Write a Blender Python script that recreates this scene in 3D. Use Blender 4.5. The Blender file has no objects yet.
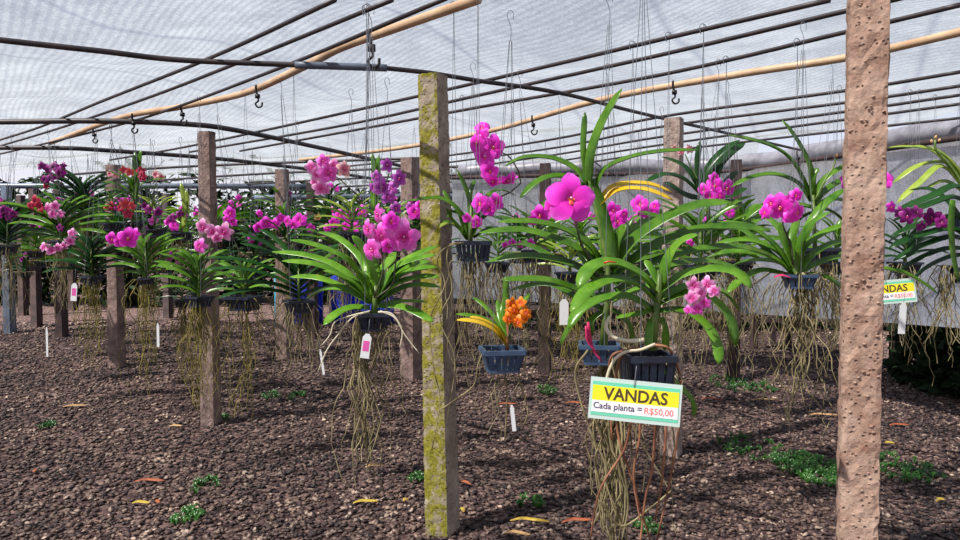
import bpy, math, random
from mathutils import Vector, Matrix
import numpy as np
R = random.Random(7)
sc = bpy.context.scene
COL = sc.collection
PI = math.pi
F = 750.0; CAMZ = 1.55; TH = math.atan(32/750.0)

# ---------------------------------------------------------------- camera helpers
def ray(px, py):
    dx = (px-480)/F; dy = (270-py)/F
    return Vector((dx, math.cos(TH)+dy*math.sin(TH), -math.sin(TH)+dy*math.cos(TH)))
def P(px, py, Y):
    d = ray(px, py); return Vector((0, 0, CAMZ)) + d*(Y/d.y)
def PZ(px, py, z):
    d = ray(px, py); return Vector((0, 0, CAMZ)) + d*((z-CAMZ)/d.z)

# ---------------------------------------------------------------- tagging
def tag(o, label=None, cat=None, group=None, kind=None):
    if label: o['label'] = label
    if cat: o['category'] = cat
    if group: o['group'] = group
    if kind: o['kind'] = kind
    return o
def empty(name, loc):
    o = bpy.data.objects.new(name, None); COL.objects.link(o); o.location = loc
    o.empty_display_size = .05
    return o

FLAT = {'basket', 'laminate', 'green_border', 'yellow_band', 'white_band', 'bench_top', 'leg', 'apron', 'wooden_cross_stake', 'crown', 'hedge'}
class MB:
    """collects world-space geometry"""
    def __init__(s): s.v = []; s.f = []; s.m = []
    def add(s, vs, fs, mi=0):
        b = len(s.v); s.v += [tuple(v) for v in vs]
        s.f += [tuple(i+b for i in f) for f in fs]; s.m += [mi]*len(fs)
    def box(s, c, sx, sy, sz, rz=0, mi=0, M=None):
        M = M or (Matrix.Translation(c) @ Matrix.Rotation(rz, 4, 'Z'))
        vs = [M @ Vector((x*sx/2, y*sy/2, z*sz/2)) for x in (-1, 1) for y in (-1, 1) for z in (-1, 1)]
        s.add(vs, [(0,1,3,2),(4,6,7,5),(0,4,5,1),(2,3,7,6),(0,2,6,4),(1,5,7,3)], mi)
    def tube(s, pts, r, n=6, mi=0, r2=None, cap=True):
        pts = [Vector(p) for p in pts]; N = len(pts); vs = []; fs = []
        up = Vector((0, 0, 1)); prev = None
        for i, p in enumerate(pts):
            t = (pts[min(i+1, N-1)]-pts[max(i-1, 0)])
            if t.length < 1e-9: t = Vector((0, 0, 1))
            t.normalize()
            if prev is None:
                a = t.cross(up)
                if a.length < .1: a = t.cross(Vector((1, 0, 0)))
            else:
                a = prev - t*prev.dot(t)
                if a.length < 1e-4: a = t.cross(Vector((1, 0, 0)))
            a.normalize(); prev = a; b = t.cross(a)
            rr = r if r2 is None else r+(r2-r)*i/max(1, N-1)
            for k in range(n):
                an = 2*PI*k/n; vs.append(p+(a*math.cos(an)+b*math.sin(an))*rr)
        for i in range(N-1):
            for k in range(n):
                fs.append((i*n+k, i*n+(k+1) % n, (i+1)*n+(k+1) % n, (i+1)*n+k))
        if cap:
            fs.append(tuple(range(n-1, -1, -1))); fs.append(tuple(range((N-1)*n, N*n)))
        s.add(vs, fs, mi)
    def build(s, name, mats, parent=None, smooth=True, origin=None):
        me = bpy.data.meshes.new(name)
        o_ = Vector(origin) if origin is not None else (Vector(parent_world(parent)) if parent else Vector((0, 0, 0)))
        me.from_pydata([(x-o_.x, y-o_.y, z-o_.z) for x, y, z in s.v], [], s.f)
        if not isinstance(mats, (list, tuple)): mats = [mats]
        for m in mats: me.materials.append(m)
        me.polygons.foreach_set('material_index', s.m)
        if name in FLAT: smooth = False
        if smooth: me.polygons.foreach_set('use_smooth', [True]*len(me.polygons))
        me.update()
        o = bpy.data.objects.new(name, me); COL.objects.link(o)
        if parent: o.parent = parent
        elif origin is not None: o.location = o_
        return o
def parent_world(p):
    v = Vector((0, 0, 0))
    while p: v = v+Vector(p.location); p = p.parent
    return v

def spline(pts, n):
    """Catmull-Rom through pts -> n+1 samples"""
    pts = [Vector(p) for p in pts]
    if len(pts) == 2: return [pts[0].lerp(pts[1], i/n) for i in range(n+1)]
    q = [pts[0]*2-pts[1]]+pts+[pts[-1]*2-pts[-2]]
    out = []; S = len(pts)-1
    for i in range(n+1):
        u = i/n*S; k = min(int(u), S-1); t = u-k
        a, b, c, d = q[k:k+4]
        out.append(.5*((2*b)+(c-a)*t+(2*a-5*b+4*c-d)*t*t+(3*b-a-3*c+d)*t*t*t))
    return out

# ---------------------------------------------------------------- materials
def newmat(name):
    m = bpy.data.materials.new(name); m.use_nodes = True
    nt = m.node_tree; nt.nodes.clear()
    out = nt.nodes.new('ShaderNodeOutputMaterial')
    return m, nt, out
def N(nt, t, **kw):
    n = nt.nodes.new(t)
    for k, v in kw.items():
        if k in n.inputs: n.inputs[k].default_value = v
        else: setattr(n, k, v)
    return n
def ramp(nt, stops, fac):
    n = nt.nodes.new('ShaderNodeValToRGB')
    e = n.color_ramp.elements
    while len(e) < len(stops): e.new(.5)
    for i, (p, c) in enumerate(stops):
        e[i].position = p; e[i].color = (*c, 1) if len(c) == 3 else c
    nt.links.new(fac, n.inputs[0]); return n
def coords(nt, kind='Object'):
    return nt.nodes.new('ShaderNodeTexCoord').outputs[kind]
def worldpos(nt): return nt.nodes.new('ShaderNodeNewGeometry').outputs['Position']
def srgb(r, g, b):
    return tuple(((c/255)/12.92 if c/255 <= .04045 else ((c/255+.055)/1.055)**2.4) for c in (r, g, b))

def plain(name, c, rough=.5, metal=0, var=0, scale=30, bump=0, c2=None, spec=.5, trans=0):
    m, nt, out = newmat(name); L = nt.links.new
    b = N(nt, 'ShaderNodeBsdfPrincipled', Roughness=rough, Metallic=metal)
    b.inputs['Specular IOR Level'].default_value = spec
    if c2 or bump:
        no = N(nt, 'ShaderNodeTexNoise', Scale=scale, Detail=5.0); L(coords(nt), no.inputs['Vector'])
        if c2:
            rp = ramp(nt, [(.35, c), (.65, c2)], no.outputs['Fac']); L(rp.outputs[0], b.inputs['Base Color'])
        else: b.inputs['Base Color'].default_value = (*c, 1)
        if bump:
            bp = N(nt, 'ShaderNodeBump', Strength=bump, Distance=.01); L(no.outputs['Fac'], bp.inputs['Height']); L(bp.outputs[0], b.inputs['Normal'])
    else: b.inputs['Base Color'].default_value = (*c, 1)
    last = b.outputs[0]
    if trans:
        t = N(nt, 'ShaderNodeBsdfTranslucent'); t.inputs[0].default_value = (*c, 1)
        mx = N(nt, 'ShaderNodeMixShader', Fac=trans); L(last, mx.inputs[1]); L(t.outputs[0], mx.inputs[2]); last = mx.outputs[0]
    L(last, out.inputs[0]); return m

def leafmat(name, dark, light, tipc=None, rough=.3, trans=.22, spec=.45):
    m, nt, out = newmat(name); L = nt.links.new
    b = N(nt, 'ShaderNodeBsdfPrincipled', Roughness=rough); b.inputs['Specular IOR Level'].default_value = spec
    no = N(nt, 'ShaderNodeTexNoise', Scale=9.0, Detail=5.0, Roughness=.7); L(worldpos(nt), no.inputs['Vector'])
    rp = ramp(nt, [(.25, dark), (.78, light)], no.outputs['Fac'])
    oi = N(nt, 'ShaderNodeObjectInfo')
    hs = N(nt, 'ShaderNodeHueSaturation')
    mr = N(nt, 'ShaderNodeMapRange'); mr.inputs[3].default_value = .75; mr.inputs[4].default_value = 1.2
    L(oi.outputs['Random'], mr.inputs[0]); L(mr.outputs[0], hs.inputs['Value']); L(rp.outputs[0], hs.inputs['Color'])
    L(hs.outputs[0], b.inputs['Base Color'])
    w = N(nt, 'ShaderNodeTexNoise', Scale=120.0, Detail=2.0); L(worldpos(nt), w.inputs['Vector'])
    bp = N(nt, 'ShaderNodeBump', Strength=.12, Distance=.003); L(w.outputs['Fac'], bp.inputs['Height']); L(bp.outputs[0], b.inputs['Normal'])
    t = N(nt, 'ShaderNodeBsdfTranslucent')
    g = N(nt, 'ShaderNodeMix', data_type='RGBA', blend_type='MULTIPLY'); g.inputs[0].default_value = 1
    L(hs.outputs[0], g.inputs[6]); g.inputs[7].default_value = (1.5, 1.7, .5, 1)
    L(g.outputs[2], t.inputs[0])
    mx = N(nt, 'ShaderNodeMixShader', Fac=trans); L(b.outputs[0], mx.inputs[1]); L(t.outputs[0], mx.inputs[2])
    L(mx.outputs[0], out.inputs[0]); return m

def petalmat(name, c, vein, edge=None, scale=14, amt=.5):
    """petal: colour with finer mottling; local coords: flower radius is 1"""
    m, nt, out = newmat(name); L = nt.links.new
    co = coords(nt)
    vo = N(nt, 'ShaderNodeTexVoronoi', Scale=scale*1.2); L(co, vo.inputs['Vector'])
    rp = ramp(nt, [(.2, (1, 1, 1)), (.55, (0, 0, 0))], vo.outputs['Distance'])
    ln = N(nt, 'ShaderNodeVectorMath', operation='LENGTH'); L(co, ln.inputs[0])
    r2 = ramp(nt, [(.0, tuple(x*.7 for x in vein)), (.18, vein), (.6, c), (.92, edge or c), (1.0, tuple(min(1, x*1.25+.06) for x in (edge or c)))], ln.outputs['Value'])
    mx = N(nt, 'ShaderNodeMix', data_type='RGBA')
    mm = N(nt, 'ShaderNodeMath', operation='MULTIPLY'); L(rp.outputs[0], mm.inputs[0]); mm.inputs[1].default_value = amt
    L(mm.outputs[0], mx.inputs[0]); L(r2.outputs[0], mx.inputs[6]); mx.inputs[7].default_value = (*vein, 1)
    b = N(nt, 'ShaderNodeBsdfPrincipled', Roughness=.5); L(mx.outputs[2], b.inputs['Base Color'])
    b.inputs['Sheen Weight'].default_value = .1
    t = N(nt, 'ShaderNodeBsdfTranslucent'); L(mx.outputs[2], t.inputs[0])
    ms = N(nt, 'ShaderNodeMixShader', Fac=.3); L(b.outputs[0], ms.inputs[1]); L(t.outputs[0], ms.inputs[2])
    L(ms.outputs[0], out.inputs[0]); return m

def concrete(name, base, dark, moss=0, mosscol=None, mossdir=None):
    m, nt, out = newmat(name); L = nt.links.new
    co = coords(nt)
    n1 = N(nt, 'ShaderNodeTexNoise', Scale=9.0, Detail=8.0, Roughness=.65); L(co, n1.inputs['Vector'])
    n2 = N(nt, 'ShaderNodeTexNoise', Scale=70.0, Detail=5.0); L(co, n2.inputs['Vector'])
    vo = N(nt, 'ShaderNodeTexVoronoi', Scale=38.0); L(co, vo.inputs['Vector'])
    pit = ramp(nt, [(.10, (0, 0, 0)), (.24, (1, 1, 1))], vo.outputs['Distance'])
    rp = ramp(nt, [(.32, dark), (.62, base)], n1.outputs['Fac'])
    mul = N(nt, 'ShaderNodeMix', data_type='RGBA', blend_type='MULTIPLY'); mul.inputs[0].default_value = .55
    L(rp.outputs[0], mul.inputs[6]); L(n2.outputs['Fac'], mul.inputs[7])
    mul2 = N(nt, 'ShaderNodeMix', data_type='RGBA', blend_type='MULTIPLY'); mul2.inputs[0].default_value = .5
    L(mul.outputs[2], mul2.inputs[6]); L(pit.outputs[0], mul2.inputs[7]); col = mul2.outputs[2]
    if moss:
        n3 = N(nt, 'ShaderNodeTexNoise', Scale=13.0, Detail=7.0, Roughness=.75); L(co, n3.inputs['Vector'])
        mk = ramp(nt, [(.62-moss*.3, (0, 0, 0)), (.72-moss*.3, (1, 1, 1))], n3.outputs['Fac'])
        # moss grows on one face only
        ge = N(nt, 'ShaderNodeNewGeometry'); dt = N(nt, 'ShaderNodeVectorMath', operation='DOT_PRODUCT')
        L(ge.outputs['True Normal'], dt.inputs[0]); dt.inputs[1].default_value = mossdir
        mk2 = ramp(nt, [(.45, (0, 0, 0)), (.7, (1, 1, 1))], dt.outputs['Value'])
        mm = N(nt, 'ShaderNodeMath', operation='MULTIPLY'); L(mk.outputs[0], mm.inputs[0]); L(mk2.outputs[0], mm.inputs[1])
        mx = N(nt, 'ShaderNodeMix', data_type='RGBA'); L(mm.outputs[0], mx.inputs[0]); L(col, mx.inputs[6])
        mc = ramp(nt, [(.3, tuple(x*.45 for x in mosscol)), (.7, mosscol)], n2.outputs['Fac']); L(mc.outputs[0], mx.inputs[7]); col = mx.outputs[2]
    b = N(nt, 'ShaderNodeBsdfPrincipled', Roughness=.9); b.inputs['Specular IOR Level'].default_value = .2
    L(col, b.inputs['Base Color'])
    ad = N(nt, 'ShaderNodeMath', operation='ADD'); L(n2.outputs['Fac'], ad.inputs[0]); L(pit.outputs[0], ad.inputs[1])
    bp = N(nt, 'ShaderNodeBump', Strength=.8, Distance=.006); L(ad.outputs[0], bp.inputs['Height']); L(bp.outputs[0], b.inputs['Normal'])
    L(b.outputs[0], out.inputs[0]); return m

def netmat(name, open_, c, lined=False):
    """shade cloth: woven threads = partly open, partly translucent"""
    m, nt, out = newmat(name); L = nt.links.new
    pos = worldpos(nt)
    tr = N(nt, 'ShaderNodeBsdfTransparent')
    tl = N(nt, 'ShaderNodeBsdfTranslucent'); df = N(nt, 'ShaderNodeBsdfDiffuse')
    no = N(nt, 'ShaderNodeTexNoise', Scale=3.0, Detail=9.0, Roughness=.75); L(pos, no.inputs['Vector'])
    sp = N(nt, 'ShaderNodeTexNoise', Scale=75.0, Detail=4.0, Roughness=.8); L(pos, sp.inputs['Vector'])
    ad = N(nt, 'ShaderNodeMath', operation='ADD'); L(no.outputs['Fac'], ad.inputs[0]); L(sp.outputs['Fac'], ad.inputs[1])
    ml = N(nt, 'ShaderNodeMath', operation='MULTIPLY'); L(ad.outputs[0], ml.inputs[0]); ml.inputs[1].default_value = .5
    rp = ramp(nt, [(.43, tuple(x*.6 for x in c)), (.57, tuple(x*1.1 for x in c))], ml.outputs[0]); colr = rp.outputs[0]
    if lined:      # darker seams where two widths of cloth overlap
        dp = N(nt, 'ShaderNodeVectorMath', operation='DOT_PRODUCT'); L(pos, dp.inputs[0]); dp.inputs[1].default_value = (.9, -.43, 0)
        sb = N(nt, 'ShaderNodeMath', operation='ADD'); L(dp.outputs['Value'], sb.inputs[0]); sb.inputs[1].default_value = .765
        pp = N(nt, 'ShaderNodeMath', operation='PINGPONG'); L(sb.outputs[0], pp.inputs[0]); pp.inputs[1].default_value = .6
        sr = ramp(nt, [(.0, (.62, .62, .66)), (.035, (1, 1, 1))], pp.outputs[0])
        sm = N(nt, 'ShaderNodeMix', data_type='RGBA', blend_type='MULTIPLY'); sm.inputs[0].default_value = 1; L(colr, sm.inputs[6]); L(sr.outputs[0], sm.inputs[7]); colr = sm.outputs[2]
    L(colr, tl.inputs[0]); L(colr, df.inputs[0])
    m1 = N(nt, 'ShaderNodeMixShader', Fac=.2); L(tl.outputs[0], m1.inputs[1]); L(df.outputs[0], m1.inputs[2])
    m2 = N(nt, 'ShaderNodeMixShader', Fac=open_)
    if lined:
        mp = N(nt, 'ShaderNodeMapping'); mp.inputs['Rotation'].default_value = (0, 0, math.radians(-34.7)); L(pos, mp.inputs['Vector'])
        wv = N(nt, 'ShaderNodeTexWave', Scale=7.0, Distortion=1.2); wv.inputs['Detail'].default_value = 1; L(mp.outputs[0], wv.inputs['Vector'])
        wr = ramp(nt, [(.2, (.82, .82, .84)), (.7, (1.06, 1.06, 1.06))], wv.outputs['Fac'])
        wm = N(nt, 'ShaderNodeMix', data_type='RGBA', blend_type='MULTIPLY'); wm.inputs[0].default_value = 1; L(colr, wm.inputs[6]); L(wr.outputs[0], wm.inputs[7])
        L(wm.outputs[2], tl.inputs[0]); L(wm.outputs[2], df.inputs[0])
    L(m1.outputs[0], m2.inputs[1]); L(tr.outputs[0], m2.inputs[2])
    L(m2.outputs[0], out.inputs[0]); return m

M = {}
M['leaf'] = leafmat('strap leaf green', srgb(30, 82, 14), srgb(112, 158, 46))
M['leaf_bright'] = leafmat('bright strap leaf', srgb(50, 112, 14), srgb(140, 190, 60))
M['leaf_dark'] = leafmat('dark strap leaf', srgb(12, 46, 16), srgb(44, 92, 34))
M['leaf_pale'] = leafmat('pale yellow green leaf', srgb(118, 150, 50), srgb(176, 190, 84))
M['leaf_yellow'] = leafmat('yellowing leaf', srgb(190, 160, 20), srgb(232, 196, 60))
M['leaf_far'] = leafmat('tree leaf', srgb(12, 26, 14), srgb(34, 52, 26), rough=.7, spec=.1, trans=.1)
M['stem'] = plain('green stem', srgb(70, 100, 40), .5, c2=srgb(110, 130, 60))
M['bstem'] = plain('dark spike stem', srgb(60, 60, 40), .5)
M['root'] = plain('grey green root', srgb(92, 82, 52), .8, c2=srgb(158, 146, 108), scale=12)
M['root_brown'] = plain('red brown root', srgb(112, 66, 46), .75, c2=srgb(160, 110, 80), scale=14)
M['root_pale'] = plain('pale root', srgb(190, 180, 150), .7, c2=srgb(214, 206, 184), scale=14)
M['root_moss'] = plain('olive root', srgb(80, 72, 26), .8, c2=srgb(150, 138, 66), scale=12)
M['basket'] = plain('dark plastic', srgb(24, 30, 44), .4, c2=srgb(38, 48, 66), scale=20)
M['basket_blue'] = plain('blue grey plastic', srgb(52, 72, 100), .4, c2=srgb(66, 88, 116), scale=20)
M['wire'] = plain('galvanised wire', srgb(120, 124, 132), .5, metal=.4)
M['pipe'] = plain('black pipe', srgb(34, 28, 34), .5, c2=srgb(58, 46, 48), scale=6)
M['pipe_tan'] = plain('tan bamboo coloured pipe', srgb(206, 176, 144), .5, c2=srgb(176, 142, 112), scale=7)
M['pipe_grey'] = plain('blue grey pipe', srgb(70, 80, 98), .45, c2=srgb(96, 108, 124), scale=6)
M['hook'] = plain('black iron', srgb(20, 18, 22), .5, metal=.3)
M['blue'] = plain('blue drum plastic', srgb(18, 44, 170), .4)
M['turq'] = plain('turquoise pipe', srgb(60, 160, 190), .45)
M['wood'] = plain('dark weathered timber', srgb(44, 32, 34), .85, c2=srgb(72, 54, 52), scale=8, bump=.4)
M['tag'] = plain('white plastic tag', srgb(226, 228, 230), .5)
M['tagpink'] = plain('pink print', srgb(224, 90, 170), .5)
M['ribbon'] = plain('pink ribbon', srgb(224, 60, 120), .6, trans=.3)
M['laminate'] = plain('clear laminate edge', srgb(196, 214, 208), .25)
M['s_green'] = plain('sign green', srgb(110, 206, 172), .35)
M['s_yellow'] = plain('sign yellow', srgb(248, 226, 40), .35)
M['s_white'] = plain('sign white', srgb(240, 238, 240), .35)
M['s_text'] = plain('sign dark lettering', srgb(74, 62, 40), .4)
M['s_navy'] = plain('sign navy lettering', srgb(70, 66, 96), .4)
M['s_red'] = plain('sign red lettering', srgb(236, 130, 128), .4)
M['post_A'] = concrete('brown rough concrete', srgb(206, 176, 158), srgb(150, 112, 96))
M['post_B'] = concrete('mossy concrete', srgb(190, 176, 160), srgb(134, 120, 106), moss=.66, mosscol=srgb(146, 140, 52), mossdir=(-.42, -.9, 0))
M['post_C'] = concrete('pinkish concrete', srgb(196, 176, 166), srgb(140, 118, 112))
M['post_D'] = concrete('grey concrete', srgb(170, 146, 138), srgb(112, 92, 88))
M['net'] = netmat('shade cloth', .44, srgb(150, 155, 156), lined=True)
M['tarp'] = netmat('white side cloth', .02, srgb(226, 228, 232))
M['roll'] = plain('rolled grey plastic', srgb(120, 118, 128), .4, c2=srgb(150, 150, 160), scale=9, bump=.5)
M['column'] = plain('white column', srgb(240, 200, 210), .5)
M['lip_red'] = plain('crimson lip', srgb(206, 30, 60), .45, c2=srgb(240, 120, 60), scale=3)
M['lip_mag'] = plain('deep magenta lip', srgb(190, 20, 120), .45)
M['lip_orange'] = plain('deep orange lip', srgb(220, 90, 10), .45)
M['weed'] = leafmat('weed green', srgb(26, 72, 24), srgb(66, 112, 42))
M['dry_yellow'] = plain('dry yellow leaf', srgb(190, 164, 60), .7, c2=srgb(140, 112, 40), scale=20)
M['dry_orange'] = plain('dry orange leaf', srgb(170, 92, 58), .7, c2=srgb(124, 62, 40), scale=20)
M['dry_tan'] = plain('dry tan leaf', srgb(196, 160, 110), .6, c2=srgb(150, 110, 70), scale=20)
M['bark'] = plain('bark', srgb(50, 40, 36), .9, c2=srgb(80, 66, 56), scale=12, bump=.6)
MAG = petalmat('magenta petal', srgb(252, 46, 222), srgb(214, 12, 166), srgb(255, 96, 236), amt=.25)
PINK = petalmat('mottled pink petal', srgb(250, 104, 222), srgb(208, 20, 150), srgb(255, 150, 236), scale=9, amt=.6)
PALE = petalmat('pale pink petal', srgb(250, 150, 220), srgb(222, 50, 160), srgb(255, 206, 236), scale=9, amt=.5)
PURP = petalmat('mottled purple petal', srgb(196, 84, 200), srgb(140, 20, 140), srgb(214, 120, 214), scale=8, amt=.7)
DPUR = petalmat('deep purple petal', srgb(150, 16, 130), srgb(100, 6, 90), srgb(170, 40, 150), amt=.3)
RED = petalmat('crimson petal', srgb(196, 26, 76), srgb(150, 10, 50), srgb(214, 60, 96), amt=.3)
CORAL = petalmat('coral petal', srgb(226, 80, 90), srgb(196, 40, 60), srgb(240, 130, 120), amt=.3)
BLUSH = petalmat('blush petal', srgb(236, 170, 176), srgb(214, 90, 130), srgb(244, 206, 200), amt=.4)
ORNG = petalmat('orange petal', srgb(246, 136, 12), srgb(226, 80, 6), srgb(252, 160, 30), amt=.4)
CREAM = petalmat('cream bud', srgb(214, 170, 110), srgb(180, 120, 80), srgb(226, 190, 130), amt=.3)
KINDS = dict(MAG=(MAG, 'lip_red'), PINK=(PINK, 'lip_mag'), PALE=(PALE, 'lip_mag'), PURP=(PURP, 'lip_mag'), DPUR=(DPUR, 'lip_mag'),
             RED=(RED, 'lip_mag'), CORAL=(CORAL, 'lip_mag'), BLUSH=(BLUSH, 'lip_mag'), ORNG=(ORNG, 'lip_orange'), CREAM=(CREAM, 'lip_orange'))

# ---------------------------------------------------------------- flowers (local: radius 1, faces -Y, petals in XZ)
def tepal(mb, ang, L, W, cup=.12, off=0.0, twist=0.0, nu=7, nv=4, ph=0):
    vs = []; fs = []
    for i in range(nu+1):
        t = i/nu
        w = W*(.28+.72*math.sin(min(1, t*1.12)*PI*.62)) if t < .62 else W*math.sqrt(max(0, 1-((t-.62)/.40)**2))*.99
        w = max(w, .012)
        for j in range(nv+1):
            s = (j/nv-.5)*2
            x = s*w*.5; z = t*L*.98 - (abs(s)**2)*w*.08
            y = -cup*math.sin(t*PI*.9)*.9 + cup*.7*t*t*1.6 + .05*s*s*(1-t) + .05*math.sin(s*4.5+t*8+ph)*t + off + twist*s*t*.2
            c, q = math.cos(ang-PI/2), math.sin(ang-PI/2)
            vs.append((x*c-z*q, y, x*q+z*c))
    for i in range(nu):
        for j in range(nv):
            a = i*(nv+1)+j; fs.append((a, a+1, a+nv+2, a+nv+1))
    mb.add(vs, fs)
def petal_mesh(kind, seed):
    mb = MB(); r = random.Random(seed); d = math.radians
    narrow = .78 if kind in ('ORNG', 'BLUSH') else .96 if kind == 'MAG' else .82
    for a, L, W, off in ((90, 1.0, .88, .02), (-52, 1.0, .92, .03), (-128, 1.0, .92, .03), (14, .98, .98, -.02), (166, .98, .98, -.02)):
        tepal(mb, d(a+r.uniform(-5, 5)), L*r.uniform(.94, 1.04), W*narrow*r.uniform(.93, 1.05), cup=r.uniform(.14, .32), off=off, twist=r.uniform(-1, 1), ph=r.uniform(0, 6))
    o = mb.build('flower', KINDS[kind][0]); me = o.data; bpy.data.objects.remove(o); return me
def lip_mesh(kind):
    mb = MB()
    # column (white) + lip (coloured tongue) with two side lobes
    mb.tube([(0, -.02, .02), (0, -.12, .05), (0, -.2, .04)], .075, 8, 1, .05)
    pts = [(-.03, -.07), (0, -.14), (0, -.24), (0, -.3)]
    vs = []; fs = []
    prof = [(-.02, -.05, .10), (-.12, -.12, .15), (-.17, -.22, .11), (-.20, -.32, .15), (-.17, -.38, .05)]
    for y, z, w in prof:
        for s in (-1, -.5, 0, .5, 1): vs.append((s*w, y+.04*abs(s), z))
    for i in range(len(prof)-1):
        for j in range(4): a = i*5+j; fs.append((a, a+1, a+6, a+5))
    mb.add(vs, fs, 0)
    for s in (-1, 1):
        mb.add([(s*.05, -.05, -.02), (s*.17, -.12, .05), (s*.19, -.15, -.07), (s*.08, -.08, -.12)], [(0, 1, 2, 3)], 0)
    o = mb.build('flower_lip', [M[KINDS[kind][1]], M['column']]); me = o.data; bpy.data.objects.remove(o); return me
FM = {}; LM = {}
for k in KINDS:
    FM[k] = [petal_mesh(k, s) for s in range(3)]; LM[k] = lip_mesh(k)
def bud_mesh():
    mb = MB(); vs = []; fs = []
    n = 8; prof = [(0, .05), (.25, .38), (.6, .5), (1.0, .42), (1.4, .2), (1.55, .02)]
    for y, r in prof:
        for k in range(n): vs.append((math.cos(2*PI*k/n)*r, -y, math.sin(2*PI*k/n)*r))
    for i in range(len(prof)-1):
        for k in range(n): fs.append((i*n+k, i*n+(k+1) % n, (i+1)*n+(k+1) % n, (i+1)*n+k))
    mb.add(vs, fs); o = mb.build('bud', CREAM); me = o.data; bpy.data.objects.remove(o); return me
BUD = bud_mesh()
def flower(parent, px, py, Y, d, kind='MAG', yaw=None, pitch=None, lip=True, roll=None):
    """d: diameter in px"""
    w = P(px, py, Y); rad = d/2*Y/F*1.06
    o = bpy.data.objects.new('flower', R.choice(FM[kind])); COL.objects.link(o); o.parent = parent
    o.location = w-parent_world(parent)
    view = math.atan2(w.x, w.y)      # turn roughly back to the aisle
    yaw = R.uniform(-35, 35) if yaw is None else yaw
    pitch = R.uniform(-12, 22) if pitch is None else pitch
    roll = R.uniform(-14, 14) if roll is None else roll
    o.rotation_euler = (Matrix.Rotation(math.radians(yaw)-view*.6, 4, 'Z') @ Matrix.Rotation(math.radians(pitch), 4, 'X') @ Matrix.Rotation(math.radians(roll), 4, 'Y')).to_euler()
    o.scale = (rad, rad, rad)
    if lip:
        l = bpy.data.objects.new('flower_lip', LM[kind]); COL.objects.link(l); l.parent = o; l.scale = (.72,)*3
    return o

# ---------------------------------------------------------------- leaves
def leaf(mb, pts, w, n=12, fold=.32, thick=.0022, ref=(0, -.55, 1), blunt=.8, solid=True, base=.75, mi=0):
    sp = spline(pts, n); N_ = len(sp); vs = []; fs = []
    ref = Vector(ref); m = 6 if solid else 3
    for i, p in enumerate(sp):
        t = (sp[min(i+1, N_-1)]-sp[max(i-1, 0)]).normalized()
        nn = ref-t*ref.dot(t)
        if nn.length < .05: nn = Vector((0, -1, 0))
        nn.normalize(); s = t.cross(nn).normalized()
        u = i/(N_-1)
        ww = w*(base+(1-base)*min(1, u*3))*(1 if u < blunt else math.sqrt(max(0.02, 1-((u-blunt)/(1-blunt))**2*.98)))
        h = ww*fold*(1-.45*u)
        L_ = p-s*ww/2+nn*h; C_ = p.copy(); R_ = p+s*ww/2+nn*h
        if solid:
            k = thick*(1.3-.6*u)
            vs += [L_, C_, R_, R_-nn*k*.5, C_-nn*k*1.6, L_-nn*k*.5]
        else: vs += [L_, C_, R_]
    for i in range(N_-1):
        if solid:
            for j in range(6): fs.append((i*6+j, i*6+(j+1) % 6, (i+1)*6+(j+1) % 6, (i+1)*6+j))
        else:
            for j in range(2): fs.append((i*3+j, i*3+j+1, (i+1)*3+j+1, (i+1)*3+j))
    if solid:
        e = (N_-1)*6; fs += [(e, e+1, e+4, e+5), (e+1, e+2, e+3, e+4), (1, 0, 5, 4), (2, 1, 4, 3)]
    mb.add(vs, fs, mi)
def leaf_px(mb, pts, wpx, Yc, dtip=None, n=12, solid=True, **k):
    """pts crown -> tip in px; depth runs from Yc to Yc+dtip"""
    if dtip is None: dtip = R.uniform(-.18, .12)
    q = []
    for i, (x, y) in enumerate(pts):
        u = i/(len(pts)-1); q.append(P(x, y, Yc+dtip*(u**1.3)))
    leaf(mb, q, wpx*Yc/F, n=n, solid=solid, **k)

def fan(mb, c, n, L, w, rot, spread=1.0, droop=1.0, r=R, solid=False, nseg=8, up=.0, yr=.5):
    """two-ranked fan of strap leaves about an upright stem at c"""
    c = Vector(c)
    for i in range(n):
        side = 1 if i % 2 else -1; u = i/(n-1)
        el = math.radians(24+58*u)*(.85+.3*r.random())+up*.6
        az = rot+(0 if side > 0 else PI)+r.uniform(-yr, yr)
        Li = L*(.75+.35*math.sin(PI*min(1, u+.25)))*r.uniform(.8, 1.12)*spread
        if u > .85: Li *= .6
        h = Vector((math.cos(az), math.sin(az), 0))
        b = c+Vector((0, 0, .012*i+.01))
        pts = []
        for k in range(5):
            t = k/4
            pts.append(b+h*(Li*t*math.cos(el-droop*.45*t))+Vector((0, 0, Li*(t*math.sin(el)-droop*(.42-.18*u)*t*t))))
        leaf(mb, pts, w*r.uniform(.85, 1.1), n=nseg, solid=solid, ref=h*-.3+Vector((-.1, -.65, 1)), thick=.002, fold=.42)

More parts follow.
